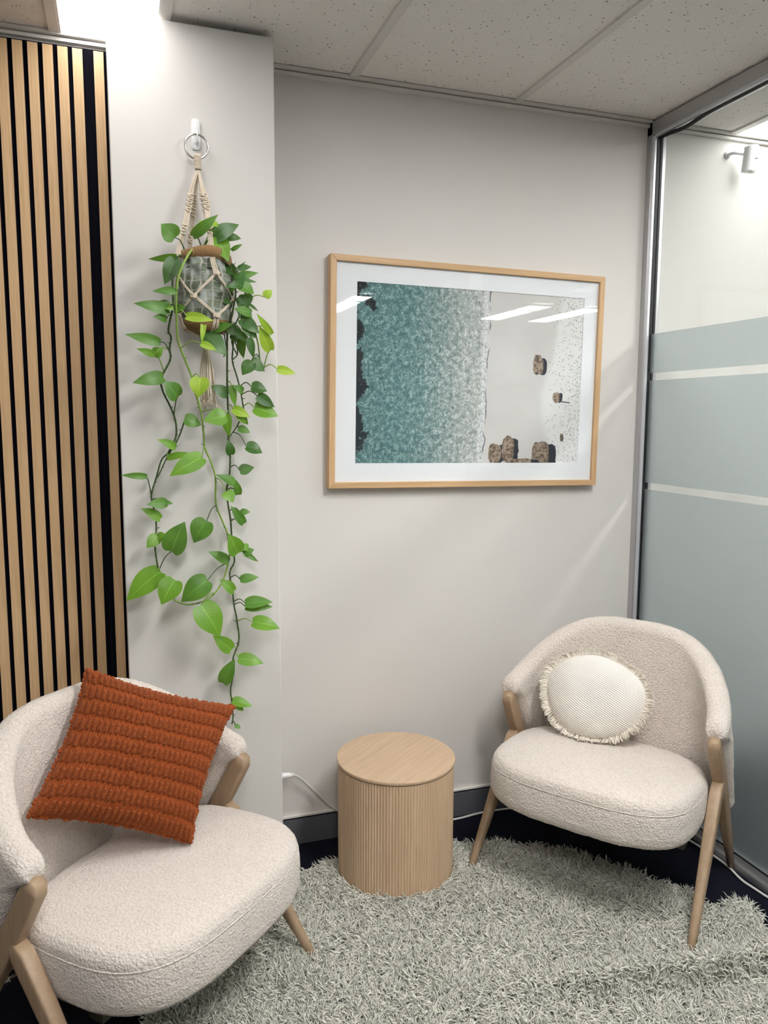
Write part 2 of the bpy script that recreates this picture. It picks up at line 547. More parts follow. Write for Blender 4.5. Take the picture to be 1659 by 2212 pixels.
# perimeter trim: two stepped lips with a shadow line
def trim(name, x0, x1):
    b = MB()
    b.box((x0, YB - 0.028, HC - 0.003), (x1, YB, HC + 0.006))
    b.box((x0, YB - 0.016, HC - 0.016), (x1, YB, HC - 0.0065))
    struct(name, b, M['tee'])
    return b
trim('trim_1', XL, CX0)
trim('trim_2', CX1, XG - 0.03)
trim('trim_3', XG + 0.03, XR)

# skirting: grey board, black shadow gap, pale lip
def baseboard(name, x0, x1, yf):
    root = struct(name, MB().box((x0, yf - 0.014, 0.0), (x1, yf, 0.092)), M['skirting'])
    MB().box((x0, yf - 0.006, 0.092), (x1, yf, 0.100)).build('shadow_gap', M['rubber'], root)
    MB().box((x0, yf - 0.012, 0.100), (x1, yf, 0.106)).build('top_lip', M['tee'], root)
    return root
baseboard('baseboard_back', CX1, XG - 0.03, YB)
baseboard('baseboard_column', CX0, CX1 + 0.0005, CYF)
baseboard('baseboard_left', XL, CX0, YB - 0.0)
baseboard('baseboard_far', XG + 0.03, XR, YB)

# glazed partition
win = empty('window_1', (XG, YB, 0)); win['kind'] = 'structure'; win['_world'] = 1
def wpart(name, mb, mat, **kw): return mb.build(name, mat, win, **kw)
YE = YR + 0.02
wpart('glass_pane', MB().box((XG - 0.005, YE, 0.02), (XG + 0.005, YB - 0.03, HC - 0.03)), M['glass'])
for z0, z1 in ((0.045, 1.243), (1.269, 1.662), (1.690, 1.838)):
    wpart('frosted_film', MB().box((XG - 0.0062, YE, z0), (XG - 0.0054, YB - 0.034, z1)), M['film'])
for i, y in enumerate((YB, 1.0, -0.6, -2.2, -3.8)):
    w = 0.030 if i == 0 else 0.04
    o = wpart('post', MB().box((XG - 0.032, y - w, 0.0), (XG + 0.032, y, HC)), M['alu']); bevel(o, 0.0015)
    wpart('post_lip', MB().box((XG - 0.026, y - w - 0.010, 0.04), (XG - 0.014, y - w + 0.001, HC - 0.05)), M['alu_bright'])
    wpart('gasket', MB().box((XG - 0.016, y - w - 0.013, 0.04), (XG - 0.005, y - w - 0.001, HC - 0.045)), M['rubber'])
    wpart('gasket', MB().box((XG + 0.005, y - w - 0.006, 0.04), (XG + 0.014, y - w - 0.001, HC - 0.045)), M['rubber'])
o = wpart('top_rail', MB().box((XG - 0.032, YE, HC - 0.048), (XG + 0.032, YB - 0.001, HC - 0.001)), M['alu']); bevel(o, 0.0015)
wpart('rail_lip', MB().box((XG - 0.024, YE, HC - 0.056), (XG - 0.012, YB - 0.04, HC - 0.047)), M['alu_bright'])
ga = [(XG - 0.008, y, HC - 0.056 - 0.011 * math.exp(-((y - 2.42) / 0.08) ** 2)) for y in np.linspace(YB - 0.04, 1.2, 60)]
wpart('gasket', MB().tube(ga, 0.0075, 6), M['rubber'])
o = wpart('bottom_rail', MB().box((XG - 0.03, YE, 0.0), (XG + 0.03, YB - 0.001, 0.026)), M['alu']); bevel(o, 0.0015)
wpart('rail_lip', MB().box((XG - 0.014, YE, 0.026), (XG - 0.0065, YB - 0.03, 0.040)), M['alu'])
wpart('gasket', MB().box((XG - 0.0075, YE, 0.026), (XG - 0.005, YB - 0.03, 0.047)), M['rubber'])

# ------------------------------------------------------------------ ceiling lights
def ceiling_light(a, b, c, d, label, k):
    t = thing('ceiling_light', ((a + b) / 2, (c + d) / 2, HC), label, 'ceiling light', 'recessed strip light panels')
    fr = MB(); w = 0.014; z0, z1 = HC + 0.001, HC + 0.02
    fr.box((a + .006, c, z0), (a + .006 + w, d, z1)).box((b - .006 - w, c, z0), (b - .006, d, z1))
    fr.box((a + .006 + w, c, z0), (b - .006 - w, c + w, z1)).box((a + .006 + w, d - w, z0), (b - .006 - w, d, z1))
    fr.build('frame', M['panel_frame'], t)
    MB().box((a + .006 + w, c + w, HC + 0.006), (b - .006 - w, d - w, HC + 0.016)).build('diffuser', emis(k), t)
LL = ['white strip light panel glowing above the column and slat wall', 'added unseen strip light panel filling the room from behind the viewer',  # the panel behind the viewer is unseen, added to brighten the walls
      'white strip light panel beyond the glass partition above the motion sensor', 'strip light panel mirrored at the left edge of the picture glass',
      'strip light panel mirrored over the sand in the picture glass', 'rightmost strip light panel mirrored in the picture glass', 'added unseen strip light panel filling the room from above the middle of the rug', 'added unseen strip light panel filling the middle of the room beyond the partition']  # rug panel and mid next-room panel: out of view, added as fill light
for L_, lab, k in zip(LIGHTS, LL, PANEL_STRENGTH): ceiling_light(*L_, lab, k)

# ------------------------------------------------------------------ slat panels
def slat_panel(label, x0, x1, slats):
    t = thing('slat_panel', ((x0 + x1) / 2, YB, 0.106), label, 'wall panel')
    MB().box((x0, YB - 0.009, 0.106), (x1, YB - 0.0005, 2.588)).build('felt_backing', M['felt'], t)
    me = None
    for (a, b) in slats:
        if me is None:
            o = MB().box((-0.01375, YB - 0.022 - YB, 0.106), (0.01375, YB - 0.009 - YB, 2.580)).build('slat', M['slat'], None, smooth=False)
            o.parent = t; me = o.data
            me.materials.append(M['slat_core'])            # veneered front on a black core
            for k, p in enumerate(me.polygons): p.material_index = 0 if k == 2 else 1
        else:
            o = bpy.data.objects.new('slat', me); COL.objects.link(o); o.parent = t
        o.location = ((a + b) / 2 - t.location.x, YB - t.location.y, -t.location.z)
slat_panel('narrow end strip of oak slat panelling with one slat beside the column', -0.0428, CX0, [(-0.0285, -0.001)])
slat_panel('wide oak slat panel on black felt covering the wall left of the column', -1.30, -0.0430, [(-0.0865 - 0.04 * k, -0.059 - 0.04 * k) for k in range(31)])

# ------------------------------------------------------------------ armchairs
def nz(p, s, seed=0.0):
    return noise.noise(Vector((p[0] * s + seed, p[1] * s - seed, p[2] * s + 2 * seed)))


def fuzz(V, N, amp=0.0014, s=160):
    out = np.array(V)
    for i in range(len(V)):
        out[i] += N[i] * (amp * (nz(V[i], s) + 0.6 * nz(V[i], s * 2.1, 5.0)) + 0.0015 * nz(V[i], 22, 9.0))
    return out


def grid_normals(P, wrap):
    """P: (nu, nv, 3)"""
    if wrap: du = np.roll(P, -1, 0) - np.roll(P, 1, 0)
    else: du = np.gradient(P, axis=0)
    dv = np.gradient(P, axis=1)
    N = np.cross(du, dv)
    return N / (np.linalg.norm(N, axis=2, keepdims=True) + 1e-12)


def sgnpow(c, e): return np.sign(c) * np.abs(c) ** e


def seat_outline(th):
    ex = 2 / 3.2
    cx = sgnpow(np.cos(th), ex) * .328; cy = sgnpow(np.sin(th), ex)
    cy = np.where(cy > 0, cy * .270, cy * .235) - .205
    cx = cx * (1.0 - 0.05 * np.clip((-cy - .2) / .24, 0, 1) ** 2)
    return cx, cy


def seat_mesh():
    nu = 300
    prof = np.array([(0.0, .280), (.5, .278), (.88, .277), (.955, .282), (.985, .295), (.998, .314), (1.0, .338), (.998, .362), (.992, .381), (.984, .3865),
                     (.986, .392), (.975, .406), (.945, .419), (.89, .428), (.75, .436), (.5, .441), (.25, .443), (0.004, .443)])
    # resample by arc length
    q = prof * np.array([.30, 1.0])
    d = np.concatenate([[0], np.cumsum(np.linalg.norm(np.diff(q, axis=0), axis=1))])
    t = np.concatenate([np.linspace(0.002, .25, 8)[:-1], np.linspace(.25, d[-1], 118)])
    s = np.interp(t, d, prof[:, 0]); z = np.interp(t, d, prof[:, 1])
    th = np.linspace(0, 2 * math.pi, nu, endpoint=False)
    cx, cy = seat_outline(th)
    P = np.zeros((nu, len(s), 3))
    P[:, :, 0] = cx[:, None] * s[None]; P[:, :, 1] = -.205 + (cy[:, None] + .205) * s[None]
    P[:, :, 2] = z[None] + 0.010 * np.clip((P[:, :, 1] + .2) / .24, -1, 1)      # front slightly raised
    N = grid_normals(P, True)
    V = fuzz(P.reshape(-1, 3), N.reshape(-1, 3), 0.0013)
    return V, grid_faces(nu, len(s), True)


def bar_y(z): return -.215 - (.585 - z) * .57      # the slanting wooden bar, side view


def shell_mesh():
    nu, half = 330, 0.039
    U = np.linspace(0, 1, nu)
    # closed section: up the outside, over the top, down the inside, under the bottom
    sec = []
    for k in range(46): sec.append((1.0, k / 45.0, 0))
    for k in range(1, 14): sec.append((math.cos(math.pi * k / 14), 1.0, math.sin(math.pi * k / 14)))
    for k in range(46): sec.append((-1.0, 1 - k / 45.0, 0))
    for k in range(1, 14): sec.append((-math.cos(math.pi * k / 14), 0.0, -math.sin(math.pi * k / 14)))
    sec = np.array(sec); m = len(sec)
    def cen(u, v):
        phi = u * math.pi
        s = abs(math.sin(phi)); c = math.cos(phi)
        zt = .580 + .192 * s ** 1.5
        zb = .300 - .06 * s ** .8
        z = zb + (zt - zb) * v
        lean = .04 * (z - .25) * s
        x = .338 * math.copysign(abs(c) ** .62, c) * (1 + .04 * (z - .3) * (1 - s))
        yb = -.485 - .11 * (z - .25)
        q = min(1.0, max(0.0, (z - .525) / .05)); q = q * q * (3 - 2 * q)
        y0 = bar_y(z) - .034 + .040 * q
        y = y0 + (yb - y0) * s ** .80
        return np.array([x, y, z])
    P = np.zeros((nu, m, 3))
    for i, u in enumerate(U):
        e = min(u, 1 - u) * 1.05           # distance along from the arm end, about metres
        k = min(1.0, e / 0.034)
        th = half * math.sqrt(max(0.0, 1 - (1 - k) ** 2)) * (0.86 + 0.14 * math.sin(u * math.pi))
        inset = (1 - math.sqrt(max(0.0, 1 - (1 - k) ** 2))) * 0.10
        uu = u
        for j in range(m):
            a, v, b = sec[j]
            vv = inset + (1 - 2 * inset) * v
            p = cen(uu, vv)
            d = cen(min(uu + .004, 1), vv) - cen(max(uu - .004, 0), vv)
            n = np.array([d[1], -d[0], 0.0]); n /= np.linalg.norm(n) + 1e-12
            P[i, j] = p + n * (-a) * th * -1.0 + np.array([0, 0, b * th])
    # outside must face away from the chair's middle
    N = grid_normals(np.concatenate([P, P[:, :1]], axis=1), False)[:, :-1]
    c0 = P.mean(axis=1, keepdims=True)
    if ((P - c0) * N).sum() < 0: N = -N
    V = fuzz(P.reshape(-1, 3), N.reshape(-1, 3), 0.0013)
    F = []
    for i in range(nu - 1):
        for j in range(m):
            j2 = (j + 1) % m
            F.append((i * m + j, i * m + j2, (i + 1) * m + j2, (i + 1) * m + j))
    F.append(tuple(range(m))); F.append(tuple((nu - 1) * m + j for j in range(m - 1, -1, -1)))
    return V, F


def leg_solid(pts, w, d, side_dir=(1, 0, 0), n=4, rnd=None):
    """tapered bar through pts; w across (lateral), d in the side plane; rnd 0 square .. 1 round per station"""
    P = np.array(pts, float); V = []; K = 16
    lat = np.array(side_dir, float)
    for i, p in enumerate(P):
        T = P[min(i + 1, len(P) - 1)] - P[max(i - 1, 0)]; T /= np.linalg.norm(T)
        u = lat - T * (lat @ T); u /= np.linalg.norm(u); v = np.cross(T, u)
        for k in range(K):
            a = 2 * math.pi * (k + .5) / K
            c, s = math.cos(a), math.sin(a)
            e = 0.28 + 0.72 * rnd[i]
            V.append(p + u * (w[i] / 2) * math.copysign(abs(c) ** e, c) + v * (d[i] / 2) * math.copysign(abs(s) ** e, s))
    F = [(i * K + k, i * K + (k + 1) % K, (i + 1) * K + (k + 1) % K, (i + 1) * K + k) for i in range(len(P) - 1) for k in range(K)]
    F.append(tuple(range(K - 1, -1, -1))); F.append(tuple((len(P) - 1) * K + k for k in range(K)))
    return V, F


SEAT = seat_mesh(); SHELL = shell_mesh()
chair_data = {}
def armchair(loc, ang, label, foot_z):
    """local +y is the way the chair faces, +x its left-hand side"""
    t = thing('armchair', (loc[0], loc[1], 0.0), label, 'armchair', 'pair of cream boucle armchairs', rz=ang - math.pi / 2, world_coords=False)
    def put(name, key, V, F, mat, parent, smooth=True):
        if key in chair_data:
            o = bpy.data.objects.new(name, chair_data[key]); COL.objects.link(o); o.parent = parent
        else:
            o = mesh(name, V, F, mat, parent, smooth); chair_data[key] = o.data
        return o
    seat = put('seat', 'seat', *SEAT, M['boucle'], t)
    put('backrest', 'shell', *SHELL, M['boucle'], t)
    # welt seam round the seat
    key = 'welt'
    th = np.linspace(0, 2 * math.pi, 161)
    cx, cy = seat_outline(th)
    sP = np.stack([cx * .987, -.205 + (cy + .205) * .987, .3875 + 0.010 * np.clip((cy + .2) / .24, -1, 1)], 1)
    b = MB().tube(sP, 0.0018, 6, cap=False)
    put('welt_seam', key, np.concatenate(b.v), b.f, M['boucle'], seat)
    for sgn in (1, -1):
        # slanting bar: arm front down to the rear foot
        xs = lambda z: sgn * (.340 + .014 * (.585 - z) / .585)
        zt = .562
        pts = [(xs(z), bar_y(z), z) for z in (zt, .542, .45, .38, .30, .15, .0)]
        V, F = leg_solid(pts, [.032, .036, .036, .036, .034, .029, .023], [.030, .050, .052, .052, .048, .038, .025], rnd=[0.05, 0.0, 0, 0, .05, .5, .9])
        put('rear_leg', ('bar', sgn), V, F, M['chair_wood'], t)
        zj = .405
        y0 = bar_y(zj) + .018
        top = np.array([sgn * .345, y0, zj]); foot = np.array([sgn * .355, .004, .0])
        pts = [top + (foot - top) * k for k in (0, .06, .3, .6, .85, 1.0)]
        V, F = leg_solid(pts, [.034, .036, .035, .031, .026, .023], [.020, .048, .046, .038, .029, .024], rnd=[0, 0, .05, .5, .9, 1])
        put('front_leg', ('leg', sgn), V, F, M['chair_wood'], t)
        for (fx, fy, key) in ((sgn * .355, .004, 'ff'), (xs(0), bar_y(0), 'rf')):
            b = MB().lathe([(0, .0), (.0118, 0.0), (.0125, .006), (0.0, .0065)], 16, (fx, fy, -.001))
            put('foot_pad', (key, sgn), np.concatenate(b.v), b.f, M['rubber'], t)
        b = MB().tube([(sgn * .322, bar_y(.27) + .02, .27), (sgn * .318, bar_y(.27) + .02, .27)], .009, 12)
        b.tube([(sgn * .335, bar_y(.27) + .02, .27), (sgn * .300, bar_y(.27) + .02, .27)], .0045, 8)
        put('bolt', ('bolt', sgn), np.concatenate(b.v), b.f, M['chrome'], t)
    b = MB()
    for y in (-.12, -.34): b.box((-.30, y - .02, .258), (.30, y + .02, .281))
    put('cross_rail', 'rails', np.concatenate(b.v), b.f, M['dark_metal'], t, smooth=False)
    return t


RCH = dict(loc=(1.276, 1.942), ang=math.radians(-144.07))
LCH = dict(loc=(0.215, 1.728), ang=math.radians(-46.7))
armchair(RCH['loc'], RCH['ang'], 'cream boucle armchair in the corner by the frosted glass holding the round cushion', 0.012)
armchair(LCH['loc'], LCH['ang'], 'cream boucle armchair in front of the slat wall holding the rust square cushion', 0.012)


def chair_pt(ch, lx, ly, z):
    a = ch['ang']; F = np.array([math.cos(a), math.sin(a)]); U = np.array([-F[1], F[0]])
    p = np.array(ch['loc']) + U * lx + F * ly
    return np.array([p[0], p[1], z])


# ------------------------------------------------------------------ rust cushion
def rust_cushion():
    TL, TR, BR, BL = [np.array(p) for p in ((-.098, 2.118, .862), (.282, 2.128, .712), (.137, 1.905, .452), (-.2306, 1.894, .590))]
    c = (TL + TR + BR + BL) / 4
    n = np.cross(TR - TL, BL - TL); n /= np.linalg.norm(n)
    if n @ (EYE - c) < 0: n = -n
    t = thing('square_cushion', tuple(c), 'rust orange ribbed square cushion leaning on the left armchair', 'cushion')
    nn = NT('rust_chenille'); v = nn.coords()
    k = nn.noise(v, 420, 3, 0.65); a = nn.new('ShaderNodeAttribute'); a.attribute_name = 'tint'
    h = nn.math('SUBTRACT', nn.noise(v, 700, 2), nn.voronoi(v, 420))
    col = nn.mix(nn.smooth(k, 0.3, 0.7), (0.225, 0.050, 0.013), (0.37, 0.094, 0.026))
    col = nn.mix(nn.math('MULTIPLY', a.outputs['Fac'], nn.math('MULTIPLY', nn.smooth(h, -0.1, 0.3), 0.55)), col, (0.50, 0.15, 0.045))
    nb = nn.bump(nn.math('MULTIPLY', h, nn.math('ADD', nn.math('MULTIPLY', a.outputs['Fac'], 0.8), 0.2)), 0.7, 0.003)
    mat = nn.done(nn.principled(col, 0.95, 0, nb, 0.05, 0.06))
    RIBS, ROWS = 27, 9
    def surf(u, v, side, relief):
        u = np.asarray(u); v = np.asarray(v)
        pin_u = 0.045 * (1 - (2 * v - 1) ** 2)           # edges bow inwards between the corners
        pin_v = 0.045 * (1 - (2 * u - 1) ** 2)
        uu = pin_u + (1 - 2 * pin_u) * u; vv = pin_v + (1 - 2 * pin_v) * v
        P = ((1 - uu) * (1 - vv))[..., None] * BL + (uu * (1 - vv))[..., None] * BR + (uu * vv)[..., None] * TR + ((1 - uu) * vv)[..., None] * TL
        bulge = np.clip((1 - (2 * u - 1) ** 4), 0, 1) ** .6 * np.clip((1 - (2 * v - 1) ** 4), 0, 1) ** .6
        thick = .060 * bulge * (1 - .25 * ((2 * u - 1) ** 2 + (2 * v - 1) ** 2) / 2) + .004
        wr = np.array([[nz((a * 3, b * 3, side), 1.3, 3.0) for a, b in zip(ra, rb)] for ra, rb in zip(np.atleast_2d(u), np.atleast_2d(v))]).reshape(u.shape)
        thick = thick + .010 * wr * bulge
        tint = np.zeros_like(u)
        h = np.zeros_like(u)
        if relief:
            x = u * RIBS; ix = np.floor(x); fx = x - ix
            st = np.sin(ix * 12.9898) * 43758.5453; st = st - np.floor(st)
            y = (v * ROWS + .12 * (st - .5)); fy = y - np.floor(y)
            tuft = np.clip(1 - np.abs((fy - .38) / .36) ** 6, 0, 1) ** .5
            rib = np.clip(1 - np.abs((fx - .5) / .42) ** 3.2, 0, 1) ** .55
            low = np.clip(1 - np.abs(((2 * x) % 1 - .5) / .46) ** 2.5, 0, 1) ** .5
            fz = RNG.normal(0, 1, u.shape)
            h = np.where(tuft * rib > .02,   .0125 * rib * tuft + .0013 * fz * (tuft * rib > .35), 0) + .0050 * low * np.clip(1 - tuft * 2.2, 0, 1)
            tint = np.clip(tuft * rib, 0, 1)
            # soft rim: relief also at the very edge
        return P + (side * (thick + h))[..., None] * n, tint
    nu, nv = RIBS * 13 + 1, ROWS * 32 + 1
    U, W = np.meshgrid(np.linspace(0, 1, nu), np.linspace(0, 1, nv), indexing='ij')
    P, tint = surf(U, W, 1, True)
    o = mesh('cover_front', P.reshape(-1, 3), grid_faces(nu, nv), mat, t)
    at_ = o.data.attributes.new('tint', 'FLOAT', 'POINT'); at_.data.foreach_set('value', tint.ravel().astype(np.float32))
    nu2, nv2 = 61, 61
    U, W = np.meshgrid(np.linspace(0, 1, nu2), np.linspace(0, 1, nv2), indexing='ij')
    P, _ = surf(U, W, -1, False)
    mesh('cover_back', P.reshape(-1, 3), [f[::-1] for f in grid_faces(nu2, nv2)], mat, t)
    # knobbly rim made by the rib ends
    b = MB(); sv = []
    for k in range(4):
        cnt = 44
        for q in range(cnt):
            s_ = (q + .5) / cnt
            u, v = [(s_, 1.0), (1.0, s_), (s_, 0.0), (0.0, s_)][k]
            p, _ = surf(np.array([[u]]), np.array([[v]]), 0, False)
            r = .0062 * (0.85 + .3 * random.random())
            b.lathe([(0, -r), (r * .8, -r * .6), (r, 0), (r * .8, r * .6), (0, r)], 8, p.ravel() + RNG.normal(0, .0012, 3))
    b.build('rim_tufts', mat, t, smooth=True, kind='stuff')
rust_cushion()


# ------------------------------------------------------------------ round fringed cushion
def round_cushion():
    c = chair_pt(RCH, -.070, -.335, .583)
    a = RCH['ang']
    F = np.array([math.cos(a), math.sin(a), 0]); Uv = np.array([-F[1], F[0], 0])
    tilt = math.radians(20)
    n = F * math.cos(tilt) + np.array([0, 0, 1]) * math.sin(tilt)
    n = n + Uv * 0.10; n /= np.linalg.norm(n)
    up = np.array([0, 0, 1.0]) - n * n[2]; up /= np.linalg.norm(up); rt = np.cross(up, n)
    t = thing('round_cushion', tuple(c), 'round off-white woven cushion with fringed edge on the right armchair', 'cushion')
    nn = NT('cream_basket_weave'); v = nn.coords('UV', rot=(0, 0, math.radians(31)))
    sx = nn.new('ShaderNodeSeparateXYZ'); nn.link(v, sx.inputs[0])
    rows = nn.math('SINE', nn.math('MULTIPLY', sx.outputs[1], 2 * math.pi * 46))
    alt = nn.math('ADD', nn.math('MULTIPLY', sx.outputs[0], 2 * math.pi * 62), nn.math('MULTIPLY', nn.math('FLOOR', nn.math('MULTIPLY', sx.outputs[1], 46)), math.pi))
    knot = nn.math('SINE', alt)
    h = nn.math('ADD', nn.math('MULTIPLY', rows, .5), nn.math('MULTIPLY', knot, .3))
    h = nn.math('ADD', h, nn.math('MULTIPLY', nn.noise(v, 260, 2), .35))
    col = nn.mix(nn.smooth(h, -.6, .6), (0.76, 0.715, 0.65), (0.92, 0.88, 0.82))
    mat = nn.done(nn.principled(col, 0.9, 0, nn.bump(h, .6, .0025), .1, .15))
    R, T = .152, .056
    nr, na = 26, 120
    for side, nm in ((1, 'cover_front'), (-1, 'cover_back')):
        V = []; UV = []
        for i in range(nr):
            s_ = i / (nr - 1)
            for k in range(na):
                th = 2 * math.pi * k / na
                rr = R * s_ * (1 + .018 * math.sin(3 * th + 1) + .012 * math.sin(5 * th))
                sag = 1 + .04 * math.sin(th + math.pi)
                d = T * (1 - s_ ** 2.6) ** .62 * (1 + .14 * nz((s_ * math.cos(th) * 1.5, s_ * math.sin(th) * 1.5, side * .5), 1.2, 2)) + .002
                V.append(c + rt * rr * math.cos(th) * 1.10 + up * rr * math.sin(th) * sag * .91 + n * side * d)
                UV.append((.5 + .5 * s_ * math.cos(th), .5 + .5 * s_ * math.sin(th)))
        F = [(i * na + k, i * na + (k + 1) % na, (i + 1) * na + (k + 1) % na, (i + 1) * na + k) for i in range(nr - 1) for k in range(na)]
        if side < 0: F = [f[::-1] for f in F]
        mesh(nm, V, F, mat, t, uv=UV)
    # fringe
    b = MB(); tints = []
    for q in range(1700):
        th = random.uniform(0, 2 * math.pi)
        dr = np.array(rt * math.cos(th) + up * math.sin(th)); tg = np.cross(n, dr)
        r0 = R * (1 + .018 * math.sin(3 * th + 1) + .012 * math.sin(5 * th))
        L = random.uniform(.022, .034)
        clump = .5 * nz((math.cos(th) * 9, math.sin(th) * 9, 0), 1.0) + random.gauss(0, .18)
        lift = random.gauss(.25, .25) + .4 * nz((math.cos(th) * 5, math.sin(th) * 5, 4), 1.0)
        p0 = c + rt * math.cos(th) * (r0 * 1.10 - .004) + up * math.sin(th) * (r0 * .91 - .004) + n * random.uniform(-.002, .004)
        droop = -.25 * max(0, dr[2])
        p1 = p0 + dr * L * .5 + tg * clump * L * .35 + n * lift * L * .4
        p2 = p0 + dr * L * (.95 + droop) + tg * clump * L * 1.1 + n * lift * L * .9 + np.array([0, 0, droop * L * .5])
        # keep the strands above the seat
        for p in (p1, p2):
            if p[2] < .445: p[:] = p + n * (.445 - p[2]) * 1.2; p[2] = .445 + random.random() * .004
        b.tube([p0, p1, p2], [.0017, .0017, .0010], 4, cap=False)
        tints += [random.random()] * 12
    o = b.build('fringe', M['fringe'], t, smooth=True, kind='stuff')
    at_ = o.data.attributes.new('tint', 'FLOAT', 'POINT'); at_.data.foreach_set('value', np.array(tints, dtype=np.float32))
    th = np.linspace(0, 2 * math.pi, 160)
    ring = [c + (rt * math.cos(x) * 1.10 + up * math.sin(x) * .91) * R * (1 + .018 * math.sin(3 * x + 1) + .012 * math.sin(5 * x)) * .985 for x in th]
    MB().tube(ring, .0035, 6, cap=False).build('edge_cord', mat, t, smooth=True)
round_cushion()

# ------------------------------------------------------------------ side table
TC = (0.840, 2.335)
def side_table():
    t = thing('side_table', (TC[0], TC[1], 0.012), 'round fluted oak drum side table between the armchairs', 'side table')
    NF, SUB = 124, 8
    n = NF * SUB; V = []; zs = (0.012, 0.016, 0.386)
    for z in zs:
        for k in range(n):
            f = (k % SUB) / SUB
            r = .1905 + .0026 * abs(math.sin(math.pi * f)) ** .6
            a = 2 * math.pi * k / n
            V.append((TC[0] + r * math.cos(a), TC[1] + r * math.sin(a), z))
    F = [(i * n + k, i * n + (k + 1) % n, (i + 1) * n + (k + 1) % n, (i + 1) * n + k) for i in range(2) for k in range(n)]
    F.append(tuple(range(n - 1, -1, -1)))
    mesh('fluted_drum', V, F, M['table_side'], t, smooth=False)
    lid = MB().lathe([(0, -.012), (.192, -.012), (.1955, -.0105), (.1965, -.007), (.1965, -.002), (.195, .0), (0, .0)], 128).build('table_top', M['table_top'], t, origin=(0, 0, 0))
    lid.location = (0, 0, .400 - .012); lid.rotation_euler = (0, 0, math.radians(38))
    MB().lathe([(.186, 0), (.1905, 0), (.1905, .004), (.186, .004)], 96, (TC[0], TC[1], .385)).build('shadow_line', M['table_side'], t, smooth=True)
side_table()

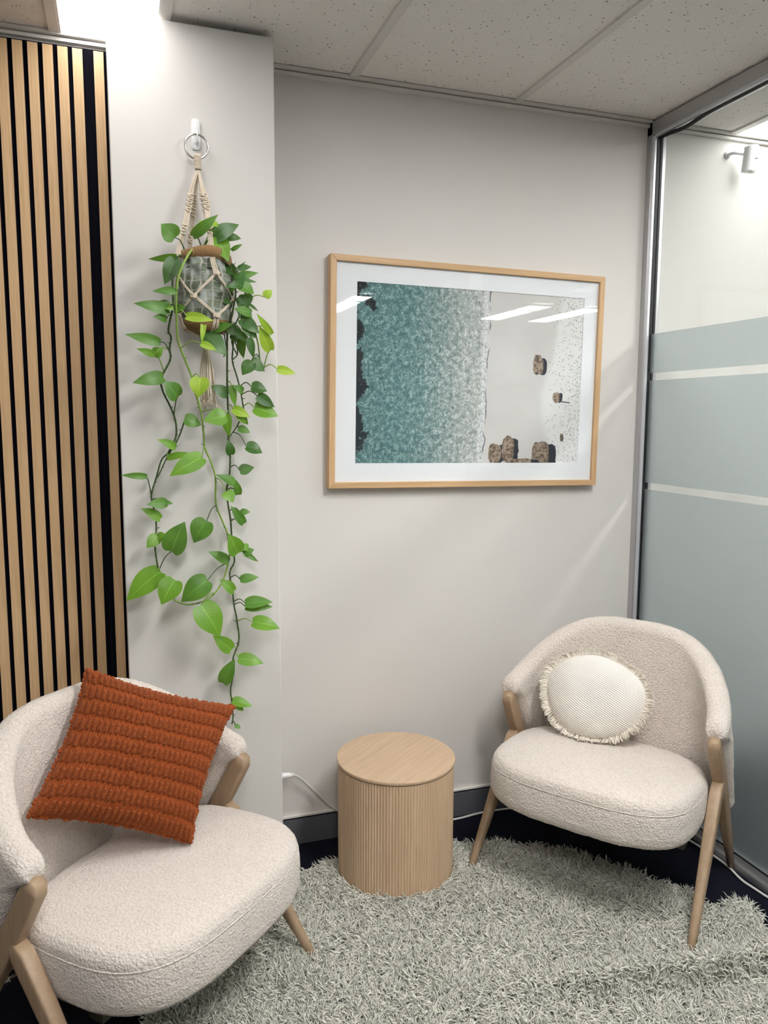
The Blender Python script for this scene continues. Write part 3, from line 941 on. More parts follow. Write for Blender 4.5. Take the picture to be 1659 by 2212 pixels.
# ------------------------------------------------------------------ shag rug
RUG = [(0.46, 2.36), (0.62, 2.41), (0.85, 2.435), (1.07, 2.385), (1.23, 2.335), (1.36, 2.265), (1.46, 2.185), (1.60, 1.99), (1.675, 1.885), (1.675, 1.80), (1.725, 1.785), (1.775, 1.79),
       (1.80, 1.73), (1.775, 1.655), (1.80, 1.50), (1.80, 1.15), (1.70, .85), (1.2, .72), (.7, .78), (.30, .95), (.10, 1.2), (.0, 1.55), (.01, 1.85), (.10, 2.12), (.26, 2.29)]
def rug():
    t = thing('shag_rug', (1.0, 1.6, 0.0), 'sage green shaggy rug with wavy outline under the drum table', 'rug')
    poly = spline(np.array(RUG + RUG[:1]), 240)[:-1]
    poly = poly + RNG.normal(0, .003, poly.shape)
    ridge = np.array([(1.85, 1.55), (1.66, 1.553), (1.43, 1.560), (1.30, 1.585), (1.11, 1.628), (.93, 1.67), (.75, 1.71)])
    rh = np.array([.044, .048, .052, .050, .040, .018, 0.0])
    rp = spline(ridge, 60); rhh = np.interp(np.linspace(0, 1, 60), np.linspace(0, 1, 7), rh)
    def height(xy):
        d = np.linalg.norm(xy[:, None, :] - rp[None], axis=2); j = d.argmin(1); dd = d[np.arange(len(xy)), j]
        side = xy[:, 1] - rp[j, 1]
        sg = np.where(side > 0, .055, .026)
        h = rhh[j] * np.exp(-(dd / sg) ** 2)
        h += .022 * np.exp(-(((xy[:, 0] - 1.755) / .045) ** 2 + ((xy[:, 1] - 1.76) / .05) ** 2))
        h += .006 * np.sin(xy[:, 0] * 9 + 1) * np.sin(xy[:, 1] * 8) * .5
        h = np.maximum(h, 0)
        dt = np.hypot(xy[:, 0] - TC[0], xy[:, 1] - TC[1])
        h *= np.clip((dt - .17) / .1, 0, 1)
        for ch in (RCH, LCH):
            for sx in (.355, -.355):
                p = chair_pt(ch, sx, .004, 0)
                h *= np.clip((np.hypot(xy[:, 0] - p[0], xy[:, 1] - p[1]) - .02) / .06, 0, 1)
        return h
    # backing: concentric rings of the outline
    V = []; nr = 24; c = poly.mean(0)
    m = len(poly)
    for i in range(nr):
        s_ = 1 - i / (nr - 1) * .98
        xy = c + (poly - c) * s_
        z = height(xy) + (.009 if i else .001)
        V.append(np.column_stack([xy, z]))
    V = np.concatenate(V)
    F = [(i * m + k, i * m + (k + 1) % m, (i + 1) * m + (k + 1) % m, (i + 1) * m + k) for i in range(nr - 1) for k in range(m)]
    F.append(tuple((nr - 1) * m + k for k in range(m)))
    mesh('backing', V, F, M['rug_back'], t)
    # pile
    def inside(xy):
        x, y = xy[:, 0], xy[:, 1]; r = np.zeros(len(xy), bool)
        a = poly; b = np.roll(poly, -1, 0)
        for (x0, y0), (x1, y1) in zip(a, b):
            cond = ((y0 > y) != (y1 > y)) & (x < (x1 - x0) * (y - y0) / (y1 - y0 + 1e-12) + x0)
            r ^= cond
        return r
    xy = np.column_stack([RNG.uniform(-.05, 1.9, 190000), RNG.uniform(.68, 2.46, 190000)])
    # thinner pile where it is far out of the picture
    keep = (xy[:, 1] + xy[:, 0] * .33 > 1.72) | (RNG.random(len(xy)) < .35)
    xy = xy[keep]; xy = xy[inside(xy)]
    d = np.hypot(xy[:, 0] - TC[0], xy[:, 1] - TC[1]); xy = xy[d > .192]
    for ch in (RCH, LCH):
        for sx in (.355, -.355):
            p = chair_pt(ch, sx, .004, 0); xy = xy[np.hypot(xy[:, 0] - p[0], xy[:, 1] - p[1]) > .012]
    N = len(xy)
    q = np.floor(xy / .012); hsh = np.sin(q[:, 0] * 127.1 + q[:, 1] * 311.7) * 43758.5453; hsh -= np.floor(hsh)      # tufts about 1 cm
    low = np.sin(xy[:, 0] * 23 + np.sin(xy[:, 1] * 17) * 2) + np.sin(xy[:, 1] * 29 + np.sin(xy[:, 0] * 13) * 2)
    az = hsh * 6.283 * .8 + low * .9 + RNG.normal(0, .55, N)
    lean = np.clip(.95 + .25 * low * .4 + RNG.normal(0, .28, N), .25, 1.5)
    L = RNG.uniform(.024, .046, N)
    d = np.hypot(xy[:, 0] - TC[0], xy[:, 1] - TC[1])
    near = d < .24
    az = np.where(near, np.arctan2(xy[:, 1] - TC[1], xy[:, 0] - TC[0]) + RNG.normal(0, .7, N), az)
    z0 = height(xy) + .008
    base = np.column_stack([xy, z0])
    hd = np.column_stack([np.cos(az), np.sin(az), np.zeros(N)])
    upv = np.array([0, 0, 1.0])
    def step(ang): return hd * np.sin(ang)[:, None] + upv * np.cos(ang)[:, None]
    p1 = base + step(lean * .55) * (L * .42)[:, None]
    p2 = p1 + step(np.minimum(lean * 1.15, 1.5)) * (L * .36)[:, None]
    p3 = p2 + step(np.minimum(lean * 1.6, 2.0)) * (L * .22)[:, None]
    p3[:, 2] = np.maximum(p3[:, 2], z0 + .002)
    # strands stay off the table
    for p in (p1, p2, p3):
        dx = p[:, :2] - np.array(TC); r = np.hypot(dx[:, 0], dx[:, 1]); k = np.where(r < .196, .196 / np.maximum(r, 1e-6), 1.0)
        p[:, :2] = np.array(TC) + dx * k[:, None]
    sd = np.column_stack([-np.sin(az), np.cos(az), np.zeros(N)])
    rad = RNG.uniform(.0013, .0024, N)
    rings = []
    for p, rr in ((base, 1.0), (p1, 1.0), (p2, .9)):
        nrm = np.cross(sd, step(lean))
        for k in range(3):
            a = 2 * math.pi * k / 3 + .5
            rings.append(p + (sd * math.cos(a) + nrm * math.sin(a)) * (rad * rr)[:, None])
    allv = np.stack(rings + [p3], axis=1)      # N,10,3
    V = allv.reshape(-1, 3)
    tris = []
    for i in (0, 3):
        for k in range(3):
            k2 = (k + 1) % 3
            tris.append((i + k, i + k2, i + 3 + k2)); tris.append((i + k, i + 3 + k2, i + 3 + k))
    for k in range(3): tris.append((6 + k, 6 + (k + 1) % 3, 9))
    tris = np.array(tris)
    T = (tris[None] + (np.arange(N) * 10)[:, None, None]).reshape(-1, 3)
    me = bpy.data.meshes.new('pile')
    V = V - np.array(t.location)
    me.vertices.add(len(V)); me.vertices.foreach_set('co', V.astype(np.float32).ravel())
    me.loops.add(T.size); me.loops.foreach_set('vertex_index', T.astype(np.int32).ravel())
    me.polygons.add(len(T)); me.polygons.foreach_set('loop_start', np.arange(0, T.size, 3, dtype=np.int32))
    me.polygons.foreach_set('use_smooth', np.ones(len(T), dtype=bool))
    me.update(calc_edges=True); me.validate()
    tone = np.clip(.42 + .25 * (hsh - .5) + RNG.normal(0, .20, N) + (RNG.random(N) < .12) * .5, 0, 1)
    a_ = me.attributes.new('tint', 'FLOAT', 'POINT'); a_.data.foreach_set('value', np.repeat(tone, 10).astype(np.float32))
    me.materials.append(M['pile'])
    o = bpy.data.objects.new('pile', me); COL.objects.link(o); o.parent = t; o['kind'] = 'stuff'
rug()

# ------------------------------------------------------------------ framed beach picture
def art_material():
    """printed aerial photograph of a shoreline, built from noise; UV x runs left to right, y bottom to top"""
    n = NT('beach_print')
    uv = n.coords('UV'); asp = n.coords('UV', scale=(1.445, 1.0, 1.0))
    s = n.new('ShaderNodeSeparateXYZ'); n.link(uv, s.inputs[0]); X, Y = s.outputs[0], s.outputs[1]
    nl = n.noise(asp, 3.2, 3); nf = n.noise(asp, 26, 4, .6)
    # shoreline position
    sh = n.math('ADD', n.math('MULTIPLY', n.math('SUBTRACT', nl, .5), .035), n.math('MULTIPLY', n.math('SUBTRACT', n.noise(asp, 11, 3), .5), .030))
    sh = n.math('ADD', sh, n.math('ADD', .545, n.math('MULTIPLY', Y, .022)))
    dsh = n.math('SUBTRACT', X, sh)                     # <0 water, >0 sand
    # water
    wob = n.noise(asp, 9, 2, out='Color')
    vs = n.new('ShaderNodeVectorMath', operation='SCALE'); n.link(wob, vs.inputs[0]); vs.inputs['Scale'].default_value = .11
    va = n.new('ShaderNodeVectorMath', operation='ADD'); n.link(asp, va.inputs[0]); n.link(vs.outputs[0], va.inputs[1])
    mp = n.new('ShaderNodeMapping'); mp.inputs['Scale'].default_value = (1.25, .9, 1); n.link(va.outputs[0], mp.inputs[0])
    net = n.voronoi(mp.outputs[0], 52, 'DISTANCE_TO_EDGE'); net2 = n.voronoi(mp.outputs[0], 110, 'DISTANCE_TO_EDGE')
    net3 = n.voronoi(mp.outputs[0], 24, 'DISTANCE_TO_EDGE')
    l1 = n.smooth(net, 0.0, .20, 1, 0); l2 = n.smooth(net2, 0.0, .22, 1, 0); l3 = n.smooth(net3, 0, .25, 1, 0)
    depth = n.ramp(n.math('ADD', X, n.math('MULTIPLY', n.math('SUBTRACT', nl, .5), .10)),
                   [(0.0, (0.035, 0.115, 0.125)), (.16, (0.050, 0.155, 0.165)), (.28, (0.075, 0.185, 0.190)), (.37, (0.155, 0.245, 0.24)), (.45, (0.32, 0.365, 0.345)), (.56, (0.46, 0.47, 0.445))])
    waves = n.wave(va.outputs[0], 12, 5.0, 3.0, 'X')
    lines = n.math('ADD', n.math('MULTIPLY', l1, .60), n.math('ADD', n.math('MULTIPLY', l2, .45), n.math('MULTIPLY', l3, .12)))
    lines = n.math('MULTIPLY', lines, n.smooth(n.noise(asp, 34, 4, .65), .34, .72, .12, 1.25))
    lines = n.math('MULTIPLY', lines, n.math('ADD', .75, n.math('MULTIPLY', waves, .4)))
    dk = n.mix(n.smooth(n.noise(asp, 30, 4, .65), .42, .62), depth, n.mix(.55, depth, (0.03, 0.09, 0.10)))
    dk = n.mix(n.math('MULTIPLY', n.smooth(X, .42, .54), .0), dk, depth)
    lightc = n.mix(n.smooth(X, .15, .50), (0.36, 0.55, 0.53), (0.84, 0.84, 0.81))
    water = n.mix(n.math('MINIMUM', lines, .9), dk, lightc)
    # milky patches
    mk = n.smooth(n.noise(asp, 5.0, 3), .56, .74)
    mk = n.math('MULTIPLY', mk, n.smooth(X, .34, .46))
    water = n.mix(n.math('MULTIPLY', mk, .65), water, (0.40, 0.45, 0.435))
    # dark reef on the left edge
    rf = n.math('ADD', X, n.math('MULTIPLY', n.math('SUBTRACT', n.noise(asp, 6.5, 4, .6), .5), -.42))
    reef = n.smooth(rf, .022, .034, 1, 0)
    reefc = n.mix(n.smooth(n.noise(asp, 60, 3), .58, .72), (0.012, 0.018, 0.024), (0.13, 0.15, 0.11))
    water = n.mix(reef, water, reefc)
    # sand: damp and dry zones
    wet = n.ramp(n.noise(asp, 2.4, 3), [(.3, (0.63, 0.605, 0.585)), (.7, (0.70, 0.68, 0.66))])
    dryline = n.math('SUBTRACT', X, n.math('ADD', n.math('MULTIPLY', n.noise(asp, 2.0, 1), .16), n.math('ADD', .715, n.math('MULTIPLY', n.math('ABSOLUTE', n.math('SUBTRACT', Y, .42)), .16))))
    sand = n.mix(n.smooth(dryline, 0.0, .04), wet, (0.78, 0.77, 0.755))
    pr = n.voronoi(asp, 95); ps = n.new('ShaderNodeSeparateColor'); n.link(n.voronoi(asp, 95, out='Color'), ps.inputs[0])
    dens = n.math('ADD', n.smooth(n.math('ADD', X, n.math('MULTIPLY', n.math('SUBTRACT', nl, .5), .2)), .80, 1.0, 0, .70), 0.0)
    prints = n.math('MULTIPLY', n.math('LESS_THAN', pr, .34), n.math('LESS_THAN', ps.outputs[0], dens))
    sand = n.mix(n.math('MULTIPLY', prints, .75), sand, (0.20, 0.20, 0.21))
    rip = n.smooth(n.noise(asp, 120, 2), .35, .7, .94, 1.04)
    sand = n.mix(1.0, sand, n.mix(rip, (0, 0, 0), (1, 1, 1)), 'MULTIPLY') if False else sand
    img = n.mix(n.smooth(dsh, -.002, .002), water, sand)
    # foam edge and the thin dark lip of the wave
    foamn = n.noise(asp, 70, 4, .65)
    foam = n.math('MULTIPLY', n.smooth(n.math('ABSOLUTE', n.math('ADD', dsh, .012)), .004, .020, 1, 0), n.smooth(foamn, .38, .60))
    img = n.mix(foam, img, (0.80, 0.80, 0.82))
    lip = n.math('MULTIPLY', n.smooth(n.math('ABSOLUTE', n.math('SUBTRACT', dsh, .004)), .0010, .0040, 1, 0), n.smooth(n.noise(asp, 8, 2), .40, .56))
    img = n.mix(n.math('MULTIPLY', lip, .85), img, (0.07, 0.07, 0.13))
    # rocks: (centre x, centre y, half w, half h)
    def blob(cx, cy, hw, hh, wob_amt=.35):
        ex = n.math('DIVIDE', n.math('SUBTRACT', X, cx), hw); ey = n.math('DIVIDE', n.math('SUBTRACT', Y, cy), hh)
        r = n.math('POWER', n.math('ADD', n.math('POWER', n.math('ABSOLUTE', ex), 3.0), n.math('POWER', n.math('ABSOLUTE', ey), 3.0)), .333)
        r = n.math('ADD', r, n.math('MULTIPLY', n.math('SUBTRACT', n.noise(asp, 20, 3), .5), wob_amt * 2))
        return n.smooth(r, .97, 1.03, 1, 0)
    rt = n.noise(asp, 55, 4, .7); rv = n.voronoi(asp, 60)
    rockc = n.ramp(n.math('ADD', n.math('MULTIPLY', rt, .8), n.math('MULTIPLY', rv, .35)), [(.36, (0.035, 0.026, 0.02)), (.52, (0.17, 0.115, 0.075)), (.70, (0.40, 0.31, 0.235))])
    for (cx, cy, hw, hh) in ((.793, .588, .028, .058), (.884, .400, .020, .030), (.606, .062, .034, .058), (.668, .085, .032, .080), (.822, .055, .050, .078), (.735, .010, .055, .022), (.915, .160, .007, .024)):
        img = n.mix(blob(cx + hw * .55, cy - hh * .08, hw * .85, hh * .92), img, (0.018, 0.020, 0.034))
        img = n.mix(blob(cx - hw * .10, cy, hw * .85, hh), img, rockc)
    stick = n.math('MULTIPLY', n.smooth(n.math('ABSOLUTE', n.math('SUBTRACT', Y, n.math('ADD', .374, n.math('MULTIPLY', n.math('SUBTRACT', X, .92), -.12)))), .002, .005, 1, 0),
                   n.math('MULTIPLY', n.math('GREATER_THAN', X, .90), n.math('LESS_THAN', X, .948)))
    img = n.mix(stick, img, (0.06, 0.06, 0.07))
    return n.done(n.principled(img, 0.6, 0, None, 0.2))


def picture():
    cx, cz, w, h, yf = 1.2050, 1.6575, 1.054, 0.776, 2.560
    t = thing('framed_picture', (cx, YB, cz), 'oak framed aerial beach print hanging on the back wall', 'picture', world_coords=False)
    t.rotation_euler = (0, math.radians(.72), 0)
    dz = yf - YB; fw = .021
    W2, H2 = w / 2, h / 2
    def rail(name, q, mat):
        """q: outer and inner corner pairs; mitred profile"""
        (a, b, c, d) = q
        V = []
        for (x, z) in q: V += [(x, dz, z)]
        for (x, z) in q: V += [(x, -.002, z)]
        F = [(0, 1, 2, 3), (7, 6, 5, 4), (0, 4, 5, 1), (1, 5, 6, 2), (2, 6, 7, 3), (3, 7, 4, 0)]
        o = mesh(name, V, F, mat, t, smooth=False); bevel(o, .0012); return o
    I, J = W2 - fw, H2 - fw
    rail('frame_rail', [(-W2, H2), (-I, J), (I, J), (W2, H2)], M['frame_oak_h'])
    rail('frame_rail', [(-W2, -H2), (W2, -H2), (I, -J), (-I, -J)], M['frame_oak_h'])
    rail('frame_stile', [(-W2, -H2), (-I, -J), (-I, J), (-W2, H2)], M['frame_oak_v'])
    rail('frame_stile', [(W2, -H2), (W2, H2), (I, J), (I, -J)], M['frame_oak_v'])
    # print opening, measured on the print plane
    ax0, ax1, az0, az1 = .7735 - cx, 1.6530 - cx, 1.3550 - cz, 1.9640 - cz
    mat_n = plain('mount_board', (0.87, 0.88, 0.90), .7, nscale=300, var=.02, bstr=.03)
    b = MB(); ym0, ym1 = dz + .012, dz + .0145
    b.box((-I, ym0, az1), (I, ym1, J)).box((-I, ym0, -J), (I, ym1, az0)).box((-I, ym0, az0), (ax0, ym1, az1)).box((ax1, ym0, az0), (I, ym1, az1))
    b.build('mount', mat_n, t)
    yp = dz + .0148
    mesh('print', [(ax0 - .004, yp, az0 - .004), (ax1 + .004, yp, az0 - .004), (ax1 + .004, yp, az1 + .004), (ax0 - .004, yp, az1 + .004), (ax0 - .004, yp + .001, az0 - .004), (ax1 + .004, yp + .001, az0 - .004), (ax1 + .004, yp + .001, az1 + .004), (ax0 - .004, yp + .001, az1 + .004)],
         [(0, 1, 2, 3), (7, 6, 5, 4), (0, 4, 5, 1), (1, 5, 6, 2), (2, 6, 7, 3), (3, 7, 4, 0)], art_material(), t, smooth=False,
         uv=[(0, 0), (1, 0), (1, 1), (0, 1)] * 2)
    MB().box((-I, dz + .006, -J), (I, dz + .008, J)).build('glass_sheet', M['pic_glass'], t)
    MB().box((-I, dz + .018, -J), (I, -.004, J)).build('backing_board', M['felt'], t)
picture()

# ------------------------------------------------------------------ cord along the wall
def power_cord():
    pts = [at(612, 1676, 2.560), at(622, 1674, 2.560), at(634, 1674, 2.560), at(648, 1680, 2.565), at(664, 1694, 2.572), at(690, 1718, 2.578), at(722, 1746, 2.580), (.80, 2.582, .040), (.95, 2.578, .008), (1.10, 2.563, .006), (1.18, 2.560, .006), (1.25, 2.570, .006),
           (1.33, 2.572, .006), (1.50, 2.555, .006), (1.72, 2.50, .006), (1.86, 2.36, .006), (1.90, 2.18, .006), (1.914, 2.06, .006), (1.915, 1.98, .006), (1.900, 1.90, .006), (1.905, 1.83, .006), (1.912, 1.70, .006), (1.91, 1.2, .006), (1.905, .4, .006)]
    t = thing('power_cord', (pts[0][0], pts[0][1], .006), 'white power cord with connector running behind the table along the skirting', 'cable')
    MB().tube(spline(pts, 260), .0042, 8).build('cable', M['cord_white'], t, smooth=True)
    a, b_ = pts[0], pts[2]
    q = spline([a - np.array([.02, 0, .001]), a, (a + b_) / 2, b_], 12)
    MB().tube(q, [.011, .011, .0112, .0112, .0105, .0105, .0098, .0095, .009, .0075, .0072, .006], 12).build('connector', M['white_plastic'], t, smooth=True)
    for k in range(4):
        p = q[7] + (q[11] - q[7]) * (k / 4 + .1)
        MB().tube([p, p + (q[11] - q[7]) * .10], .0088, 12).build('grip_rib', M['cord_white'], t, smooth=False)
power_cord()

# ------------------------------------------------------------------ motion sensor in the next room
def motion_sensor():
    a, b_ = at(1622, 316, 2.535), at(1620, 372, 2.535)
    c = (a + b_) / 2
    t = thing('motion_sensor', tuple(c), 'white motion sensor on a bracket beyond the glass near the ceiling', 'sensor')
    H = np.linalg.norm(a - b_)
    pr = []
    for k in range(25):                      # D-shaped body, rounded front
        th = math.pi * k / 24
        pr.append((-math.cos(th) * .026, -math.sin(th) * .024))
    pr += [(.026, .012), (-.026, .012)]
    V = []; m = len(pr)
    lev = [(0, .88), (.03, 1.0), (.5, 1.0), (.95, 1.0), (.985, .93), (1.0, .75)]
    tl = .05
    for f, sc in lev:
        for (x, y) in pr: V.append((c[0] + x * sc, c[1] + y * sc - .012 * (f - .5), c[2] + (f - .5) * H))
    F = [(i * m + k, i * m + (k + 1) % m, (i + 1) * m + (k + 1) % m, (i + 1) * m + k) for i in range(len(lev) - 1) for k in range(m)]
    F += [tuple(range(m - 1, -1, -1)), tuple((len(lev) - 1) * m + k for k in range(m))]
    mesh('housing', V, F, M['white_plastic'], t, smooth=False)
    MB().box((c[0] + .002, c[1] - .0262, c[2] - .004), (c[0] + .012, c[1] - .0240, c[2] - .001)).build('indicator_slot', M['dark_metal'], t)
    MB().lathe([(0, 0), (.010, 0), (.010, .002), (0, .002)], 20, (c[0] + .004, c[1] - .006, c[2] - H / 2 - .002)).build('lower_lens', M['tee'], t, smooth=True)
    br = np.array([c[0] - .055, YB - .002, c[2] + .028])
    MB().tube([br, br + np.array([0, -.006, 0])], .013, 20).build('wall_plate', M['white_plastic'], t, smooth=True)
    MB().tube(spline([br, br + np.array([.006, -.03, 0]), np.array([c[0] - .02, c[1] + .02, c[2] + .024]), np.array([c[0] - .005, c[1] + .012, c[2] + .022])], 14), .0065, 10).build('bracket_arm', M['white_plastic'], t, smooth=True)
motion_sensor()

# ------------------------------------------------------------------ wall hook
def wall_hook():
    p = at(423, 292, CYF); t = thing('wall_hook', tuple(p), 'white adhesive hook on the column holding the macrame ring', 'hook')
    h2, w2 = .0415, .0125
    prof = []
    for k in range(40):
        a = 2 * math.pi * k / 40
        e = 2 / 5
        prof.append((p[0] + math.copysign(abs(math.cos(a)) ** e, math.cos(a)) * w2, p[2] + math.copysign(abs(math.sin(a)) ** (2 / 6), math.sin(a)) * h2))
    V = []
    for (d, s_) in ((0.0, 1.0), (.004, 1.0), (.0065, .93), (.0075, .8)):
        for (x, z) in prof: V.append((p[0] + (x - p[0]) * s_, CYF - d - .003 * (0.5 + .5 * (z - p[2]) / h2) * (d > 0), p[2] + (z - p[2]) * (1 - (1 - s_) * .3)))
    m = len(prof)
    F = [(i * m + k, i * m + (k + 1) % m, (i + 1) * m + (k + 1) % m, (i + 1) * m + k) for i in range(3) for k in range(m)] + [tuple(3 * m + k for k in range(m))]
    mesh('backplate', V, F, M['white_plastic'], t)
    hk = at(424, 306, CYF)
    MB().tube(spline([hk + np.array([0, -.006, -.002]), hk + np.array([0, -.016, -.008]), hk + np.array([0, -.026, -.006]), hk + np.array([0, -.030, .006]), hk + np.array([0, -.029, .020])], 16), np.linspace(.0042, .0030, 16), 10).build('prong', M['white_plastic'], t, smooth=True)
    MB().box((p[0] - .0065, CYF - .0125, p[2] - .004), (p[0] + .0065, CYF - .0085, p[2] + .018)).build('tab', M['white_plastic'], t)
    return hk
HK = wall_hook()

# ------------------------------------------------------------------ macrame hanger, fabric pot and pothos
PC = np.array([.246, 2.290]); PR = .073          # pot axis and radius
def pot_pt(a, z, extra=.004):
    r = pot_r(z) + extra
    return np.array([PC[0] + r * math.sin(a), PC[1] - r * math.cos(a), z])
def pot_r(z):
    return float(np.interp(z, [1.752, 1.765, 1.80, 1.85, 1.90, 1.935, 1.95], [.050, .062, .0725, .076, .0745, .070, .068]))


def hanger():
    ringc = at(424.5, 317, 2.350); R = .0318
    t = thing('macrame_hanger', tuple(ringc), 'cream cotton macrame plant hanger with steel ring and knotted net', 'plant hanger')
    ringc = ringc + np.array([0, 0, 0.0])
    th = np.linspace(0, 2 * math.pi, 49)
    MB().tube([ringc + np.array([R * math.sin(x), -.004 * math.cos(x), R * math.cos(x)]) for x in th], .0029, 10, cap=False).build('ring', M['chrome'], t, smooth=True)
    wt, wb = at(426.5, 338, 2.345), at(428, 365, 2.344)
    b = MB()
    for k in range(11):
        z = wt + (wb - wt) * (k / 10)
        b.tube([z + np.array([.0085 * math.cos(x), .0075 * math.sin(x), 0]) for x in np.linspace(0, 2 * math.pi, 21)], .0021, 6, cap=False)
    b.build('gathering_wrap', M['cotton'], t, smooth=True)
    b = MB()
    for dx in (-.006, -.002, .002, .006):
        q = at(427, 338, 2.345) + np.array([dx, 0, 0])
        b.tube(spline([wb + np.array([dx, 0, 0]), q + np.array([0, -.004, .004]), ringc + np.array([dx, 0, -R + .004]), q + np.array([0, .006, .002]), wb + np.array([dx, .003, 0])], 16), .0022, 6)
    b.build('ring_loop', M['cotton'], t, smooth=True)
    CRr = .0019
    def sinnet(path, n, width):
        """ladder of square knots along a path"""
        bb = MB(); P = spline(path, n * 2 + 1)
        for i in range(n):
            p = P[2 * i + 1]; d = P[2 * i + 2] - P[2 * i]; d /= np.linalg.norm(d)
            rt = np.cross(d, np.array([0, 1.0, 0])); rt /= np.linalg.norm(rt); f = np.array([0, -1.0, 0]); sg = 1 if i % 2 else -1
            bb.tube(spline([p - rt * width * sg - d * .003, p - rt * width * .4 * sg + f * .0045, p + rt * width * .5 * sg + f * .004 + d * .0015, p + rt * width * sg + d * .002], 8), .0023, 6)
            bb.tube(spline([p + rt * width * sg - d * .002, p + rt * width * 1.25 * sg + d * .001 + f * .001, p + rt * width * sg + d * .004], 6), .0022, 6)
        return bb
    def knot(p, rt, up, f, s=1.0):
        bb = MB()
        for dz in (-.0035, 0.0005, .0045):
            bb.tube(spline([p - rt * .0075 * s + up * dz, p - rt * .003 * s + f * .0045 + up * (dz + .001), p + rt * .003 * s + f * .0045 + up * (dz - .001), p + rt * .0075 * s + up * dz], 8), .0024 * s, 6)
        for sx in (-1, 1):
            bb.tube(spline([p + rt * .0068 * s * sx - up * .005, p + rt * .0085 * s * sx + f * .002, p + rt * .0068 * s * sx + up * .005], 6), .0023 * s, 6)
        return bb
    A0 = math.radians(17)
    Z1, Z2, Z3, ZB = 1.905, 1.842, 1.792, 1.742
    K1 = [(A0 + math.pi / 2 * k, Z1) for k in range(4)]         # front, right, back, left
    straps = [
        # front right strap, over the front of the pot
        [wb, at(437, 405, 2.318), at(446, 437, 2.300), at(449, 475, 2.272), at(455, 520, 2.240), at(459, 560, 2.222), pot_pt(K1[0][0], Z1)],
        # right rear strap
        [wb, at(434, 400, 2.345), at(441, 440, 2.345), at(452, 490, 2.345), at(468, 540, 2.335), pot_pt(K1[1][0], 1.95), pot_pt(K1[1][0], Z1)],
        # back strap, behind the pot
        [wb, at(422, 405, 2.350), at(419, 445, 2.352), at(413, 500, 2.356), at(410, 535, 2.360), pot_pt(K1[2][0], 1.95, .006), pot_pt(K1[2][0], Z1, .003)],
        # left strap
        [wb, at(415, 405, 2.330), at(409, 440, 2.320), at(401, 480, 2.300), at(391, 520, 2.280), at(384, 556, 2.262), pot_pt(K1[3][0], Z1)],
    ]
    for si, path in enumerate(straps):
        P = spline(path, 40); bb = MB()
        for k in range(4):
            Q = P.copy()
            for i in range(len(Q)):
                d = P[min(i + 1, len(P) - 1)] - P[max(i - 1, 0)]; d /= np.linalg.norm(d)
                rt = np.cross(d, np.array([0, 1.0, 0])); rt /= np.linalg.norm(rt)
                spread = min(1.0, .25 + i / 12)
                Q[i] = P[i] + rt * (k - 1.5) * .0036 * spread + np.array([0, -.0012 * (k % 2), 0])
            bb.tube(Q, CRr, 6)
        st = bb.build('strap', M['cotton'], t, smooth=True)
        sinnet(P[9:17], 8, .0062).build('square_knots', M['cotton'], st, smooth=True)
        sinnet(P[20:25], 4, .0058).build('square_knots', M['cotton'], st, smooth=True)
    def pair(p_a, z_a, p_b, z_b, nm='net_cord'):
        bb = MB()
        for off in (-.0024, .0024):
            pts = []
            for s_ in np.linspace(0, 1, 12):
                a = p_a + (p_b - p_a) * s_; z = z_a + (z_b - z_a) * s_
                z += off * (1 if abs(s_ - .5) < .46 else .4)
                pts.append(pot_pt(a, z))
            bb.tube(pts, CRr, 6)
        bb.build(nm, M['cotton'], t, smooth=True)
    for k in range(4):
        a1 = A0 + math.pi / 2 * k; a2 = a1 + math.pi / 4; a0 = a1 - math.pi / 4
        pair(a1, Z1, a2, Z2); pair(a1, Z1, a0, Z2)
        pair(a2, Z2, a1, Z3); pair(a0, Z2, a1, Z3)
        for (a, z) in ((a1, Z1), (a2, Z2), (a1, Z3)):
            p = pot_pt(a, z, .005); f = np.array([math.sin(a), -math.cos(a), 0]); rt = np.array([math.cos(a), math.sin(a), 0])
            knot(p, rt, np.array([0, 0, 1.0]), f).build('net_knot', M['cotton'], t, smooth=True)
        bb = MB()
        for off in (-.05, .05, -.12, .12):
            pts = [pot_pt(a1 + off * .5, Z3)] + [pot_pt(a1 + off, 1.765, .004), np.array([PC[0] + .03 * math.sin(a1 + off), PC[1] - .03 * math.cos(a1 + off), 1.745]), np.array([PC[0], PC[1], 1.735])]
            bb.tube(spline(pts, 12), CRr, 6)
        bb.build('base_cord', M['cotton'], t, smooth=True)
    # tail below the pot
    g = np.array([PC[0], PC[1], 1.735])
    b = MB()
    for k in range(7):
        z = g + np.array([0, 0, .004 - k * .0042])
        b.tube([z + np.array([.0085 * math.cos(x), .0085 * math.sin(x), 0]) for x in np.linspace(0, 2 * math.pi, 17)], .0022, 6, cap=False)
    b.build('tail_wrap', M['cotton'], t, smooth=True)
    b = MB(); fr = MB(); rnd = random.Random(3)
    for k in range(16):
        a = 2 * math.pi * k / 16; r1 = .010 + .012 * rnd.random()
        L = rnd.uniform(.135, .165)
        e = g + np.array([r1 * math.cos(a) * 1.2, r1 * math.sin(a), -.02 - L])
        q = spline([g + np.array([.004 * math.cos(a), .004 * math.sin(a), -.02]), (g + e) / 2 + np.array([.005 * math.cos(a), .004 * math.sin(a), 0]), e], 10)
        b.tube(q, .0021, 6)
        for j in range(9):
            d = np.array([rnd.gauss(math.cos(a) * .006, .006), rnd.gauss(0, .005), -rnd.uniform(.008, .020)])
            fr.tube([e + np.array([0, 0, .003]), e + d * .5 + np.array([0, 0, -.002]), e + d], .0006, 4)
    tail = b.build('tassel', M['cotton'], t, smooth=True)
    fr.build('frayed_ends', M['cotton'], tail, smooth=True)
hanger()


